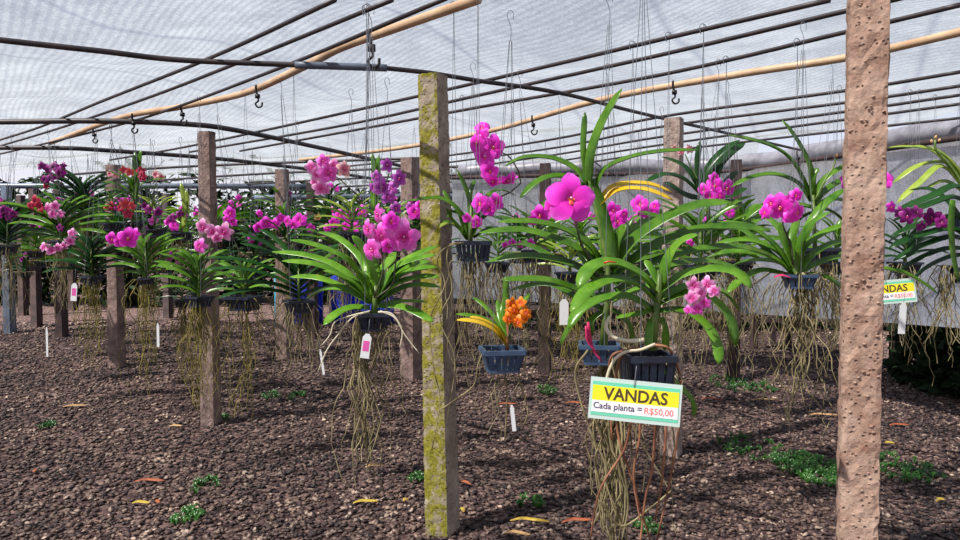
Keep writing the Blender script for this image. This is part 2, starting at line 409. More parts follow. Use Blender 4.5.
def basket(mb, c, s, h, rz=0, ns=6, mi=0, taper=.72):
    """slatted square orchid basket, c = centre of the rim"""
    c = Vector(c); Rz = Matrix.Rotation(rz, 4, 'Z'); T = Matrix.Translation(c) @ Rz
    t = s*.055; bs = s*taper
    for k in range(4):
        M4 = T @ Matrix.Rotation(k*PI/2, 4, 'Z')
        # rim & foot rails
        mb.box(None, s*1.02, t*1.6, h*.2, mi=mi, M=M4 @ Matrix.Translation((0, -s/2, -h*.1)))
        mb.box(None, bs, t*1.4, h*.12, mi=mi, M=M4 @ Matrix.Translation((0, -bs/2, -h*.94)))
        for j in range(ns):
            u = (j+.5)/ns-.5
            a = Vector((u*s*.95, -s/2, -h*.1)); b = Vector((u*bs*.95, -bs/2, -h*.95))
            hw = s*.36/ns
            vs = []
            for q in (a, b):
                k2 = hw if q is a else hw*taper
                vs += [M4 @ (q+Vector((-k2, -t*.5, 0))), M4 @ (q+Vector((k2, -t*.5, 0))), M4 @ (q+Vector((k2, t*.5, 0))), M4 @ (q+Vector((-k2, t*.5, 0)))]
            mb.add(vs, [(0, 1, 5, 4), (1, 2, 6, 5), (2, 3, 7, 6), (3, 0, 4, 7)], mi)
    mb.box(None, bs*.98, bs*.98, h*.06, mi=mi, M=T @ Matrix.Translation((0, 0, -h*.95)))

def roots(mb, c, n, L, rad, spread, r=R, seg=None, wig=1.9, n_s=4, gather=.5, drift=(0, 0), lmin=.25):
    c = Vector(c)
    for i in range(n):
        a = r.uniform(0, 2*PI); q = spread*math.sqrt(r.random())
        p = c+Vector((math.cos(a)*q*.6, math.sin(a)*q*.6, r.uniform(-.01, .03)))
        l = L*(lmin+(1-lmin)*r.random()**1.3); k = max(5, int(l/.045)) if seg is None else seg
        tgt = Vector((math.cos(a)*q*(1-gather)*1.3+drift[0], math.sin(a)*q*(1-gather)*1.3+drift[1], 0))
        pts = [p]; vx = vy = 0
        if r.random() < .35:   # some loop up and out over the rim first
            o = Vector((math.cos(a), math.sin(a), 0))*spread*r.uniform(.5, 1.3)
            pts = [c+Vector((0, 0, .03)), c+o*.6+Vector((0, 0, .05)), c+o+Vector((0, 0, -.01))]; p = pts[-1]
        x, y = p.x, p.y; gx, gy = c.x+tgt.x, c.y+tgt.y
        for j in range(1, k+1):
            u = j/k
            vx = vx*.6+r.gauss(0, .006)*wig+(gx-x)*.06; vy = vy*.6+r.gauss(0, .006)*wig+(gy-y)*.06
            x += vx; y += vy
            pts.append(Vector((x+r.gauss(0, .0035)*wig, y+r.gauss(0, .0035)*wig, max(.01, p.z-l*u+r.gauss(0, .006)))))
        mb.tube(pts, rad*r.uniform(.6, 1.3), n_s, 0, rad*.5, cap=False)

PURL = []   # list of purlin polylines in world space
def nearest_purlin(x, y, z=2.4, lim=.22):
    best = None
    for pl in PURL:
        for a, b in zip(pl[:-1], pl[1:]):
            A = Vector((a.x, a.y)); B = Vector((b.x, b.y)); Q = Vector((x, y)); d = B-A
            t = max(0, min(1, (Q-A).dot(d)/max(1e-9, d.dot(d)))); c = A+d*t; e = (c-Q).length
            if best is None or e < best[0]: best = (e, a.lerp(b, t))
    if best and best[0] < lim: return Vector(best[1])
    return Vector((x, y, z))
def wires(mb, c, s, rz=0, r=.0011, top=None, n=3):
    c = Vector(c); top = top or nearest_purlin(c.x, c.y)
    a_ = top-Vector((0, 0, .10))
    for k in range(n):
        a = rz+PI/4+k*2*PI/n; b = c+Vector((math.cos(a), math.sin(a), 0))*s*.55
        e = a_+Vector((math.cos(a), math.sin(a), 0))*.006
        mb.tube([b, b.lerp(e, .5)+Vector((R.gauss(0, .004), 0, 0)), e], r, 4, cap=False)
    hk = [a_, a_+Vector((.002, 0, .05)), top+Vector((-.012, 0, -.01)), top+Vector((-.012, 0, .008)), top+Vector((0, 0, .018)), top+Vector((.012, 0, .004)), top+Vector((.01, 0, -.02))]
    mb.tube(spline(hk, 12), r*1.2, 4, cap=False)

# ================================================================ SETTING
def polypipe(name, pts, z, r, mat, label, cat, group=None, world=None, n=8, sag=True):
    w = world or [PZ(x, y, z) for x, y in pts]
    sp = spline(w, 8*(len(w)-1))
    mb = MB(); mb.tube(sp, r, n)
    o = mb.build(name, mat, origin=sp[0]); tag(o, label, cat, group); return o, sp

# ground
mg, nt, out = newmat('gravel ground'); L = nt.links.new
pos = worldpos(nt)
vo = N(nt, 'ShaderNodeTexVoronoi', Scale=34.0); L(pos, vo.inputs['Vector'])
nn = N(nt, 'ShaderNodeTexNoise', Scale=1.1, Detail=5.0); L(pos, nn.inputs['Vector'])
fn = N(nt, 'ShaderNodeTexNoise', Scale=60.0, Detail=5.0); L(pos, fn.inputs['Vector'])
bw = N(nt, 'ShaderNodeRGBToBW'); L(vo.outputs['Color'], bw.inputs[0])
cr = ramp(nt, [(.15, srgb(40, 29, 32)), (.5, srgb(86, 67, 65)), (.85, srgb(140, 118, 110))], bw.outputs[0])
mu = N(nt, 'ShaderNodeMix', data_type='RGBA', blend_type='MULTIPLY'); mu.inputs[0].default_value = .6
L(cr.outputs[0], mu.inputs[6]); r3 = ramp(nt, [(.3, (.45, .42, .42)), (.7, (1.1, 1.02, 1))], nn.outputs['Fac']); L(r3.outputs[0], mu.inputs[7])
b = N(nt, 'ShaderNodeBsdfPrincipled', Roughness=.9); b.inputs['Specular IOR Level'].default_value = .25
L(mu.outputs[2], b.inputs['Base Color'])
ad = N(nt, 'ShaderNodeMath', operation='SUBTRACT'); L(fn.outputs['Fac'], ad.inputs[0]); L(vo.outputs['Distance'], ad.inputs[1])
bp = N(nt, 'ShaderNodeBump', Strength=1.0, Distance=.02); L(ad.outputs[0], bp.inputs['Height']); L(bp.outputs[0], b.inputs['Normal'])
L(b.outputs[0], out.inputs[0]); M['ground'] = mg
m2, nt, out = newmat('gravel stone'); L = nt.links.new
pos = worldpos(nt)
vo = N(nt, 'ShaderNodeTexVoronoi', Scale=26.0); L(pos, vo.inputs['Vector']); bw = N(nt, 'ShaderNodeRGBToBW'); L(vo.outputs['Color'], bw.inputs[0])
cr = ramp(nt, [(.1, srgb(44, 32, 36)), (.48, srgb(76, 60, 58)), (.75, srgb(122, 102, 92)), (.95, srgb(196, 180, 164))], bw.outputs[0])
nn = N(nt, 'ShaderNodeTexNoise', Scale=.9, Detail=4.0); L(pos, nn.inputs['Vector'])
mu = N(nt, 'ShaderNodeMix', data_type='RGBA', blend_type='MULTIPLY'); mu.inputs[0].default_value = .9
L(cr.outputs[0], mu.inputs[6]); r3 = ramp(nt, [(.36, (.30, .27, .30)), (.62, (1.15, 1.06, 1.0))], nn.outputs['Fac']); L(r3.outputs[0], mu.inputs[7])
b = N(nt, 'ShaderNodeBsdfPrincipled', Roughness=.7); L(mu.outputs[2], b.inputs['Base Color']); L(b.outputs[0], out.inputs[0]); M['stone'] = m2

mb = MB(); S = 60
g = []
for i in range(31):
    for j in range(31): g.append(((i-15)*4, j*4-20, 0))
mb.add(g, [(i*31+j, (i+1)*31+j, (i+1)*31+j+1, i*31+j+1) for i in range(30) for j in range(30)])
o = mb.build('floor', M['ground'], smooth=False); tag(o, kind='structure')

# loose gravel, numpy-built single mesh
rs = np.random.RandomState(3)
n = 62000
Yg = 2.3+ (rs.rand(n)**1.4)*11.5
Xg = (rs.rand(n)*2-1)*(Yg*.70)
sz = .009+.014*rs.rand(n)**1.6; sz *= (1+.05*Yg)
base = np.array([[1,0,0],[-1,0,0],[0,1,0],[0,-1,0],[0,0,1],[0,0,-.4],[.6,.6,.45],[-.6,-.6,.4]], float)
tri = np.array([[0,6,4],[6,2,4],[2,1,4],[1,7,4],[7,3,4],[3,0,4],[6,0,2],[7,1,3],[0,3,5],[3,1,5],[1,2,5],[2,0,5]])
A = rs.rand(n)*2*PI; ca, sa = np.cos(A), np.sin(A)
V = np.repeat(base[None], n, 0)*(.7+.6*rs.rand(n, 8, 1))*np.stack([np.ones(n), .6+.4*rs.rand(n), .35+.35*rs.rand(n)], 1)[:, None, :]
tl = (rs.rand(n)-.5)*.8
V[..., 2] += V[..., 0]*tl[:, None]
x = V[..., 0]*ca[:, None]-V[..., 1]*sa[:, None]; y = V[..., 0]*sa[:, None]+V[..., 1]*ca[:, None]
V = np.stack([x, y, V[..., 2]], -1)*sz[:, None, None]
V[..., 0] += Xg[:, None]; V[..., 1] += Yg[:, None]; V[..., 2] += (sz*.25)[:, None]
T = (tri[None]+(np.arange(n)*8)[:, None, None]).reshape(-1, 3)
me = bpy.data.meshes.new('gravel'); me.vertices.add(n*8); me.vertices.foreach_set('co', V.reshape(-1))
me.loops.add(len(T)*3); me.loops.foreach_set('vertex_index', T.reshape(-1).astype(np.int32))
me.polygons.add(len(T)); me.polygons.foreach_set('loop_start', np.arange(0, len(T)*3, 3, dtype=np.int32))
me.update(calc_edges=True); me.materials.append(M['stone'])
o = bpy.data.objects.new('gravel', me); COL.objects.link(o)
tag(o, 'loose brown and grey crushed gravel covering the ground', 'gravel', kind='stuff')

# shade net roof (sagging between purlins)
def sheet(name, f, nu, nv, mat, **kw):
    mb = MB(); vs = [f(i/nu, j/nv) for i in range(nu+1) for j in range(nv+1)]
    mb.add(vs, [(i*(nv+1)+j, (i+1)*(nv+1)+j, (i+1)*(nv+1)+j+1, i*(nv+1)+j+1) for i in range(nu) for j in range(nv)])
    return mb.build(name, mat, **kw)
TW = [Vector((4.45, 3.3)), Vector((3.72, 5.7)), Vector((2.86, 8.6)), Vector((1.3, 9.1)), Vector((-.35, 9.6))]
def roofedge(y):   # right border of the net follows the side cloth
    if y < 8.6: return 3.72+(5.7-y)*.3+.5
    return 3.2+ (y-8.6)*.3
def rf(u, v):
    y = -3+v*18.5; x0 = -15; x1 = roofedge(y); x = x0+(x1-x0)*u
    ye = max(11.5, min(15.5, 12.3+(x+7)*.55)); y = -3+v*(ye+3)
    sag = .05*math.sin((x*.65+y*.76)*3.1)+.03*math.sin((x-y)*2.3)+.02*math.sin(x*5+y*2)
    return (x, y, 2.62+sag)
o = sheet('ceiling', rf, 90, 90, M['net']); tag(o, kind='structure')

# side cloth
def tw(t):
    t *= len(TW)-1; k = min(int(t), len(TW)-2); return TW[k].lerp(TW[k+1], t-k)
BOT = [.92, .86, .70, .74, .78]
def tp(u, v):
    p = tw(u); k = min(int(u*4), 3); zb = BOT[k]+(BOT[k+1]-BOT[k])*(u*4-k)
    z = zb+(2.30-zb)*v
    d = .02*math.sin(u*23)*(1-v*.6)+.004*math.sin(u*67+v*5)
    return (p.x+d, p.y+d*.5, z)
o = sheet('wall_right', tp, 120, 8, M['tarp']); tag(o, kind='structure')
# rail and rolled cloth on top of the side cloth
sp = spline([Vector((p.x-.06, p.y-.05, 2.31)) for p in TW], 40)
mb = MB(); mb.tube(sp, .024, 8); o = mb.build('rail', M['wood'], origin=sp[0]); tag(o, 'brown timber rail carrying the white side cloth', 'rail')
mb = MB(); sp2 = [p+Vector((.15, .11, .10+.012*math.sin(i*1.7))) for i, p in enumerate(sp)]
mb.tube(sp2, .085, 10); o = mb.build('cloth_roll', M['roll'], origin=sp2[0]); tag(o, 'grey rolled shade cloth lying along the top of the side cloth', 'cloth roll')

# rails over the post tops
R1 = [(-60, 32), (0, 40), (100, 51), (180, 60), (300, 65), (385, 68)]
R1b = [(375, 67), (430, 73), (480, 81), (560, 93), (640, 113), (735, 135), (800, 150)]
o, s = polypipe('rail', R1, 2.44, .014, M['pipe'], 'black rail crossing high on the left above the foreground', 'rail')
o, s = polypipe('rail', R1b, 2.44, .013, M['pipe'], 'black rail lying across the tops of the mossy post and the pinkish post', 'rail')
sl = MB(); sl.tube(spline([PZ(x, y, 2.44) for x, y in [(295, 65), (340, 66.3), (387, 68)]], 8), .019, 10)
o = sl.build('pipe_sleeve', M['pipe_grey'], origin=PZ(295, 65, 2.44)); tag(o, 'grey sleeve joining the two black rails left of the mossy post', 'pipe sleeve')
polypipe('rail', [(-40, 122), (0, 122), (95, 121), (185, 124), (240, 131), (330, 150), (420, 170), (470, 180)], 2.44, .021, M['pipe'], 'dark rail resting on the grey post at the left of the aisle', 'rail')
polypipe('rail', [(-30, 148), (60, 148), (115, 151), (210, 158), (283, 166), (350, 175), (410, 185)], 2.44, .022, M['pipe'], 'dark rail over the farther left posts below the first two', 'rail')
polypipe('rail', None, 0, .045, M['pipe_grey'], 'blue grey pipe across the far left end of the shade house', 'rail', world=[Vector((-9.5, 12.3, 2.40)), Vector((-6, 12.6, 2.42)), Vector((-3, 13, 2.44))])
polypipe('rail', None, 0, .05, M['pipe_grey'], 'pale blue pipe at the back of the shade house behind the leaves', 'rail', world=[Vector((-4.2, 14.0, 2.30)), Vector((-1.5, 14.1, 2.33)), Vector((1.5, 14.2, 2.34))])

pur = [
 ([(335, 0), (210, 58), (100, 102), (40, 127), (0, 140)], .010, 'pipe'),
 ([(392, 0), (240, 62), (150, 97), (60, 128), (0, 146)], .010, 'pipe'),
 ([(447, -2), (280, 68), (150, 116), (60, 140), (0, 154)], .010, 'pipe'),
 ([(478, -1), (390, 30), (340, 48), (305, 66), (245, 93), (180, 107), (120, 118), (50, 143)], .022, 'pipe_tan'),
 ([(830, 0), (650, 42), (480, 82), (370, 107), (280, 127), (180, 148), (110, 160)], .011, 'pipe'),
 ([(960, -16), (850, 10), (660, 55), (480, 95), (370, 120), (290, 135), (190, 152)], .011, 'pipe'),
 ([(960, 5), (850, 31), (660, 75), (480, 107), (350, 131), (240, 151)], .011, 'pipe'),
 ([(1000, 22), (960, 32), (850, 57), (735, 75), (600, 100), (490, 131), (400, 148), (300, 160)], .021, 'pipe_tan'),
 ([(960, 72), (850, 90), (660, 117), (560, 138), (445, 156), (350, 166)],.011, 'pipe'),
 ([(960, 86), (850, 102), (660, 127), (560, 147), (445, 163)],.011, 'pipe'),
 ([(960, 95), (850, 111), (660, 137), (560, 154), (470, 167)],.011, 'pipe'),
 ([(960, 104), (850, 119), (660, 145), (560, 161)],.011, 'pipe'),
 ([(960, 118), (850, 130), (660, 152), (560, 167)],.011, 'pipe'),
]
plabel = ['thin black pipe highest on the left, nearest the corner', 'thin black pipe second from the upper left corner', 'thin black pipe just left of the tan pipe',
  'tan pipe running down to the left with hooks on it', 'thin black pipe leaving the top edge left of the big brown post', 'thin black pipe just below the one reaching the top edge',
  'thin black pipe directly above the right tan pipe', 'tan pipe passing behind the big brown post', 'dark pipe first below the right tan pipe', 'dark pipe second below the right tan pipe',
  'dark pipe third below the right tan pipe', 'dark pipe fourth below the right tan pipe', 'lowest dark pipe right of centre, just above the side cloth']
for (pts, r, mt), lb in zip(pur, plabel):
    o, sp = polypipe('roof_pipe', pts, 2.47 if mt != 'pipe_tan' else 2.49, r, M[mt], lb, 'pipe', group=None)
    PURL.append(sp)
# pipes farther back on the left
for i in range(7):
    a = Vector((-10+1.1*i, 7.2+i*.9, 2.47)); b_ = a+Vector((6.0, -2.2-.1*i, 0))
    if b_.y < 6.6: continue
    o, sp = polypipe('roof_pipe', None, 0, .016, M['pipe'], 'thin dark pipe among those far under the net on the left', 'pipe', group='far left roof pipes', world=[a+Vector((0, 1.5, 0)), a.lerp(b_, .5)+Vector((0, .9, -.015)), b_+Vector((.3, 1.2, 0))])
    PURL.append(sp)

# black hooks on pipes
def hook(px, py, Yz, label, s=1.0):
    top = PZ(px, py, Yz); k = .038*s
    mb = MB()
    mb.tube(spline([top+Vector((0, 0, .02)), top+Vector((0, 0, -.3*k)), top+Vector((.2*k, 0, -k))], 6), .006*s, 6)
    mb.box(top+Vector((.2*k, 0, -1.1*k)), .022*s, .016*s, .02*s)
    h = [Vector((.2, 0, -1.2)), Vector((.3, 0, -1.7)), Vector((-.1, 0, -2.1)), Vector((.25, 0, -2.6)), Vector((.75, 0, -2.4)), Vector((.8, 0, -1.9))]
    mb.tube(spline([top+v*k for v in h], 14), .0048*s, 6)
    o = mb.build('hanging_hook', M['hook'], origin=top); tag(o, label, 'hook')
hook(369, 34, 2.47, 'large black hook hanging from the left tan pipe nearest the camera', 1.5)
hook(256, 88, 2.47, 'black hook on the left tan pipe above the grey post', 1.2)
hook(181, 107, 2.47, 'black hook on the left tan pipe midway to the left edge', 1.25)
hook(132, 116, 2.47, 'black hook on the left tan pipe near the left rail', 1.3)
hook(93, 129, 2.47, 'black hook lowest on the left tan pipe', 1.2)
hook(673, 84, 2.48, 'black hook on the right tan pipe beside the pinkish post', 1.2)
hook(532, 118, 2.48, 'black hook on the right tan pipe above the magenta spray', 1.3)
hook(797, 153, 2.35, 'small black hook by the rail of the side cloth', 1.2)

# loose hanging wires with nothing on them
for k, (px, py, l) in enumerate([(452, 12, .75), (505, 5, .9), (575, 30, .8), (612, 20, 1.0), (646, 10, .9), (652, 12, 1.0), (365, 10, .8), (378, 12, .7), (293, 75, .35), (237, 95, .3), (724, 60, .7), (782, 40, .7), (905, 92, .5), (943, 100, .5), (470, 100, .4), (140, 130, .3)]):
    t = nearest_purlin(*PZ(px, max(py, 4), 2.47)[:2], lim=1.0); mb = MB()
    s2 = R.uniform(.008, .02)
    for q in (-1, 1):
        mb.tube([t+Vector((0, 0, .02)), t+Vector((q*s2*.5, 0, -l*.5)), t+Vector((q*s2, 0, -l))], .0011, 4, cap=False)
    hk = [t+Vector((-.012, 0, -.02)), t+Vector((-.018, 0, .015)), t+Vector((0, 0, .024)), t+Vector((.018, 0, .0))]
    mb.tube(spline(hk, 8), .0022, 4, cap=False)
    o = mb.build('hanger_wire', M['wire'], origin=t); tag(o, 'empty pair of thin grey wires hooked over a roof pipe', 'wire', 'empty hanger wires under the net')

# ---------------------------------------------------------------- posts
def post(px, Y, side, rot, mat, label, h=2.42, sub=True, lumps=.004, x=None, group=None, holes=True, lean=0., taper=.2):
    x = (px-480)/F*Y if x is None else x
    mb = MB(); nz = 90 if sub else 6; ns = 6 if sub else 1
    r = random.Random(int(px*7)); ph = [r.uniform(0, 9) for _ in range(6)]
    ring = []
    for k in range(4):
        for j in range(ns):
            t = j/ns-.5
            ring.append([(t, -.5), (.5, t), (-t, .5), (-.5, -t)][k])
    vs = []; n_ = len(ring); from mathutils import noise
    for i in range(nz+1):
        z = h*i/nz; tp_ = 1+taper*.5-taper*i/nz; lx = lean*i/nz
        for (u, v) in ring:
            l = math.hypot(u, v); cr_ = .94 if abs(abs(u)-abs(v)) < .05 else 1.0
            q = Vector((u*side*tp_*cr_, v*side*tp_*cr_, z))
            d = (noise.noise(q*22+Vector(ph[:3]))*.6+noise.noise(q*60+Vector(ph[3:6]))*.5)*lumps*2
            q = q+Vector((u, v, 0)).normalized()*d if sub else q
            c, s = math.cos(rot), math.sin(rot)
            vs.append((x+lx+q.x*c-q.y*s, Y+q.x*s+q.y*c, q.z+(noise.noise(q*40)*.008 if i == nz else 0)))
    fs = [(i*n_+k, i*n_+(k+1) % n_, (i+1)*n_+(k+1) % n_, (i+1)*n_+k) for i in range(nz) for k in range(n_)]
    fs.append(tuple(range(nz*n_, nz*n_+n_)))
    mb.add(vs, fs)
    o = mb.build('concrete_post', mat, origin=(x, Y, 0), smooth=False); tag(o, label, 'post', group)
    return o
D = math.radians
# aggregate lumps on the near post
pA = post(862.5, 2.62, .126, D(-20), M['post_A'], 'thick rough brown concrete post nearest the camera on the right', h=2.46, lumps=.005, taper=.03, lean=.0)
mb = MB(); rr = random.Random(5)
for k in range(150):
    z = rr.uniform(.05, 2.35); u = rr.uniform(-.055, .055); c, s = math.cos(D(-20)), math.sin(D(-20))
    q = Vector((u, -.063, 0)); x = (862.5-480)/F*2.62
    cx_ = Vector((x+q.x*c-q.y*s, 2.62+q.x*s+q.y*c, z)); rd = rr.uniform(.003, .008)
    n5 = 6; vs = []
    for a, b2 in ((1, 0), (.7, .7), (.15, 1)):
        for t in range(n5):
            an = 2*PI*t/n5; dx = math.cos(an)*rd*a*rr.uniform(.8, 1.2); dz = math.sin(an)*rd*a*.8
            vs.append((cx_.x+dx*c+(-b2*rd*.7)*-s, cx_.y+dx*s+(-b2*rd*.7)*c, cx_.z+dz))
    mb.add(vs, [(i*n5+t, i*n5+(t+1) % n5, (i+1)*n5+(t+1) % n5, (i+1)*n5+t) for i in range(2) for t in range(n5)])
lo = mb.build('cement_lumps', M['post_A'], pA); lo['kind'] = 'stuff'
post(442, 3.9, .130, D(-27), M['post_B'], 'mossy concrete post standing left of centre in the foreground', lean=-.045, h=2.385)
post(672.5, 5.3, .128, D(-30), M['post_C'], 'pinkish concrete post behind the sign and the big orchid', h=2.385)
post(208.5, 6.2, .118, D(-12), M['post_D'], 'brown grey concrete post on the left aisle, with pale pink orchid before it')
post(410.5, 8.2, .17, D(-30), M['post_D'], 'concrete post just left of and behind the mossy post')
post(115, 9.0, .14, D(-15), M['post_D'], 'dark concrete post at left behind the magenta orchid')
post(283, 9.6, .15, D(-15), M['post_D'], 'dark post behind the row of small magenta flowers')
for px, Y, lb in [(35, 13, 'slim dark post far left with its foot in sunlight'), (60, 11.7, 'slim dark post at far left beneath the crimson flowers'), (22, 15, 'thin dark post second from the left edge, in the distance'),
                  (72, 16, 'thin dark post far behind the pale pink spray'), (167, 14.5, 'thin dark post in the distance right of the magenta orchid'), (312, 11.5, 'dark post behind the pale pink cluster'),
                  (8, 12.2, 'dark blue grey post cut by the left edge'), (333, 15, 'thin dark post far back behind the blue drums'), (545, 8.6, 'dark post by the side cloth behind the orange orchid'), (735, 8.2, 'brown post at the corner of the side cloth')]:
    post(px, Y, .13, D(-15), M['wood'] if px not in (8,) else M['pipe_grey'], lb, sub=False, h=2.4)

# ================================================================ ORCHIDS
def orchid(name, label, px, py, Y, sx=0, group=None, cat='orchid'):
    o = empty(name, P(px, py, Y)); tag(o, label, cat, group); return o
def spike(par, pts, Y, rpx=1.6, mat='bstem', Y2=None):
    mb = MB(); Y2 = Y if Y2 is None else Y2
    w = [P(x, y, Y+(Y2-Y)*i/(len(pts)-1)) for i, (x, y) in enumerate(pts)]
    mb.tube(spline(w, 12), rpx*Y/F*.5, 6, 0, rpx*Y/F*.38); return mb.build('flower_spike', M[mat], par)

# ---- 1: right-centre hero over the sign
Y = 2.4
h1 = orchid('vanda_orchid', 'large orchid with thick arching leaves hanging right above the big price sign', 648, 352, Y)
mb = MB()
for pts, w, dt in [
    ([(656, 292), (640, 276), (614, 264), (591, 269), (578, 288)], 15, -.12),
    ([(656, 302), (638, 286), (614, 281), (590, 290), (571, 312)], 14, -.2),
    ([(653, 311), (628, 298), (600, 301), (580, 312), (569, 328)], 12, -.05),
    ([(658, 285), (652, 272), (645, 260)], 8, .05),
    ([(661, 285), (668, 262), (680, 244), (698, 235)], 12, -.06),
    ([(661, 292), (683, 277), (710, 271), (735, 274), (751, 288)], 14, -.12),
    ([(661, 304), (684, 295), (710, 300), (728, 318), (736, 346)], 13, -.02),
    ([(660, 312), (684, 312), (705, 326), (716, 345), (719, 364)], 11, -.1),
    ([(659, 300), (690, 287), (722, 292), (741, 312)], 11, .12),
    ([(656, 310), (634, 316), (616, 318)], 9, .06),
    ([(660, 318), (664, 330), (665, 350)], 9, .02),
    ([(655, 318), (650, 328), (648, 348)], 8, -.03),
    ([(662, 370), (676, 385), (690, 400), (694, 417)], 10, .04),
    ([(662, 296), (652, 288), (632, 292), (612, 303)], 11, .14)]:
    leaf_px(mb, pts, w, Y, dt, n=16)
mb.build('foliage', M['leaf_bright'], h1)
mb = MB(); mb.tube([P(652, 350, Y), P(655, 320, Y), P(659, 290, Y), P(660, 270, Y)], .016, 8, 0, .008); mb.build('stem', M['stem'], h1)
mb = MB(); basket(mb, P(647, 353, Y), .145, .10, D(4), 5, taper=.88); mb.build('basket', M['basket'], h1)
mb = MB(); wires(mb, P(648, 353, Y), .15, .3, top=P(640, 353, Y)+Vector((0, 0, 1.28)), n=4); mb.build('hanger_wires', M['wire'], h1)
mb = MB()
for pts, rp in [([(644, 340), (627, 341), (613, 337), (606, 327), (610, 316)], 5)]:
    mb.tube(spline([P(x, y, Y-.05) for x, y in pts], 16), rp*Y/F*.5, 8, 0, rp*Y/F*.35)
for pts in ([(655, 344), (640, 350), (625, 352), (613, 362), (606, 385), (611, 420)], ):
    mb.tube(spline([P(x, y, Y-.08) for x, y in pts], 16), .005, 6)
mb.build('pale_root', M['root_pale'], h1)
mb = MB()
for pts in ([(655, 345), (668, 348), (676, 362), (681, 385), (679, 425), (671, 475), (657, 540)], [(640, 348), (625, 352), (616, 375), (616, 420), (622, 450), (632, 478), (640, 520)],
            [(650, 380), (655, 420), (652, 470), (645, 500), (640, 545)], [(660, 382), (666, 420), (662, 480), (655, 520)], [(630, 350), (612, 356), (609, 380), (612, 440)],
            [(634, 378), (640, 430), (634, 480), (650, 540)], [(648, 380), (632, 420), (624, 450), (600, 490), (590, 540)]):
    mb.tube(spline([P(x, y, Y-.04+.03*i*R.random()) for i, (x, y) in enumerate(pts)], 22), .0052, 6, 0, .003)
mb.build('brown_root', M['root_brown'], h1)
mb = MB(); roots(mb, P(650, 375, Y), 14, .55, .0028, .1, wig=1.2); mb.build('root_tangle', M['root'], h1)
spike(h1, [(662, 300), (676, 312), (690, 312), (700, 300)], Y-.08)
for x, y, d in [(694, 285, 17), (708, 284, 17), (701, 293, 16), (714, 291, 14), (692, 298, 16), (705, 303, 14), (697, 309, 15), (688, 310, 10)]:
    flower(h1, x, y, Y-.1-R.uniform(0, .04), d, 'PALE' if y < 300 else 'PINK')
# ---- 2
Y = 2.8
h2 = orchid('vanda_orchid', 'tallest orchid, with one big magenta flower and a leaf pointing up to the net', 600, 352, Y)
mb = MB()
for pts, w, dt in [
    ([(588, 185), (591, 155), (603, 122), (622, 89)], 10, -.05), ([(586, 182), (583, 150), (585, 112)], 6, .02),
    ([(588, 186), (575, 170), (552, 159), (525, 158), (505, 166)], 9, .1), ([(585, 187), (562, 177), (540, 181), (520, 198)], 9, -.05),
    ([(596, 186), (606, 169), (630, 158), (660, 152), (700, 150)], 8, -.1),
    ([(590, 180), (598, 202), (607, 232), (613, 265)], 12, -.04),
    ([(602, 268), (590, 248), (565, 231), (535, 223), (498, 222)], 11, -.1), ([(600, 275), (580, 252), (552, 239), (520, 231), (479, 233)], 12, .05),
    ([(600, 285), (580, 270), (556, 261), (524, 257), (487, 262)], 12, .1), ([(600, 300), (575, 290), (545, 281), (502, 280)], 11, -.12),
    ([(602, 310), (576, 298), (548, 285), (511, 290)], 10, .15), ([(606, 275), (560, 262), (528, 246), (505, 247)], 9, .3),
    ([(613, 272), (632, 245), (660, 224), (695, 208), (733, 203)], 17, -.1), ([(613, 278), (650, 250), (690, 233), (733, 228), (771, 231)], 14, -.02),
    ([(615, 285), (655, 263), (700, 251), (740, 248), (772, 256)], 12, .1), ([(612, 268), (616, 245), (626, 224)], 11, -.03),
    ([(612, 265), (622, 240), (640, 225), (668, 214)], 9, .15), ([(616, 292), (660, 270), (700, 262), (740, 268)], 11, .2),
    ([(604, 295), (590, 300), (575, 320), (560, 345)], 9, .1), ([(612, 300), (640, 290), (670, 282)], 11, .2), ([(600, 292), (592, 276), (576, 252)], 10, -.06),
    ([(604, 312), (592, 322), (588, 340)], 9, .02), ([(612, 310), (628, 325), (632, 345)], 9, .05), ([(607, 262), (603, 245), (603, 225)], 10, .04), ([(598, 268), (584, 240), (566, 228)], 9, .1)]:
    leaf_px(mb, pts, w, Y, dt, n=16)
mb.build('foliage', M['leaf'], h2)
mb = MB()
for pts, w, dt in [([(600, 205), (618, 191), (645, 190), (673, 200)], 8, -.05), ([(600, 203), (614, 187), (645, 184), (672, 192)], 8, .03)]:
    leaf_px(mb, pts, w, Y, dt, n=14)
o = mb.build('yellow_leaf', M['leaf_yellow'], h2); o['label'] = 'pair of yellowing old leaves'
mb = MB(); mb.tube([P(603, 350, Y), P(607, 300, Y), P(608, 260, Y), P(598, 215, Y), P(590, 182, Y)], .016, 8, 0, .008); mb.build('stem', M['stem'], h2)
mb = MB(); basket(mb, P(599, 343, Y), .14, .075, D(-8), 4); mb.build('basket', M['basket_blue'], h2)
mb = MB(); wires(mb, P(599, 343, Y), .13, .9, top=P(607, 343, Y)+Vector((0, 0, 1.28)), n=4); mb.build('hanger_wires', M['wire'], h2)
spike(h2, [(600, 268), (584, 250), (577, 228), (573, 205)], Y-.1, 2.5, Y2=Y-.14)
flower(h2, 571, 199, Y-.2, 50, 'MAG', yaw=4, pitch=-4, roll=4)
flower(h2, 553, 206, Y-.14, 32, 'MAG', yaw=-58, pitch=5)
mb = MB(); roots(mb, P(611, 360, Y), 18, .75, .0034, .075, gather=.5); roots(mb, P(612, 362, Y), 30, .72, .0052, .05, gather=.8, wig=1.2, lmin=.85); mb.build('root_tangle', M['root'], h2)
mb = MB()
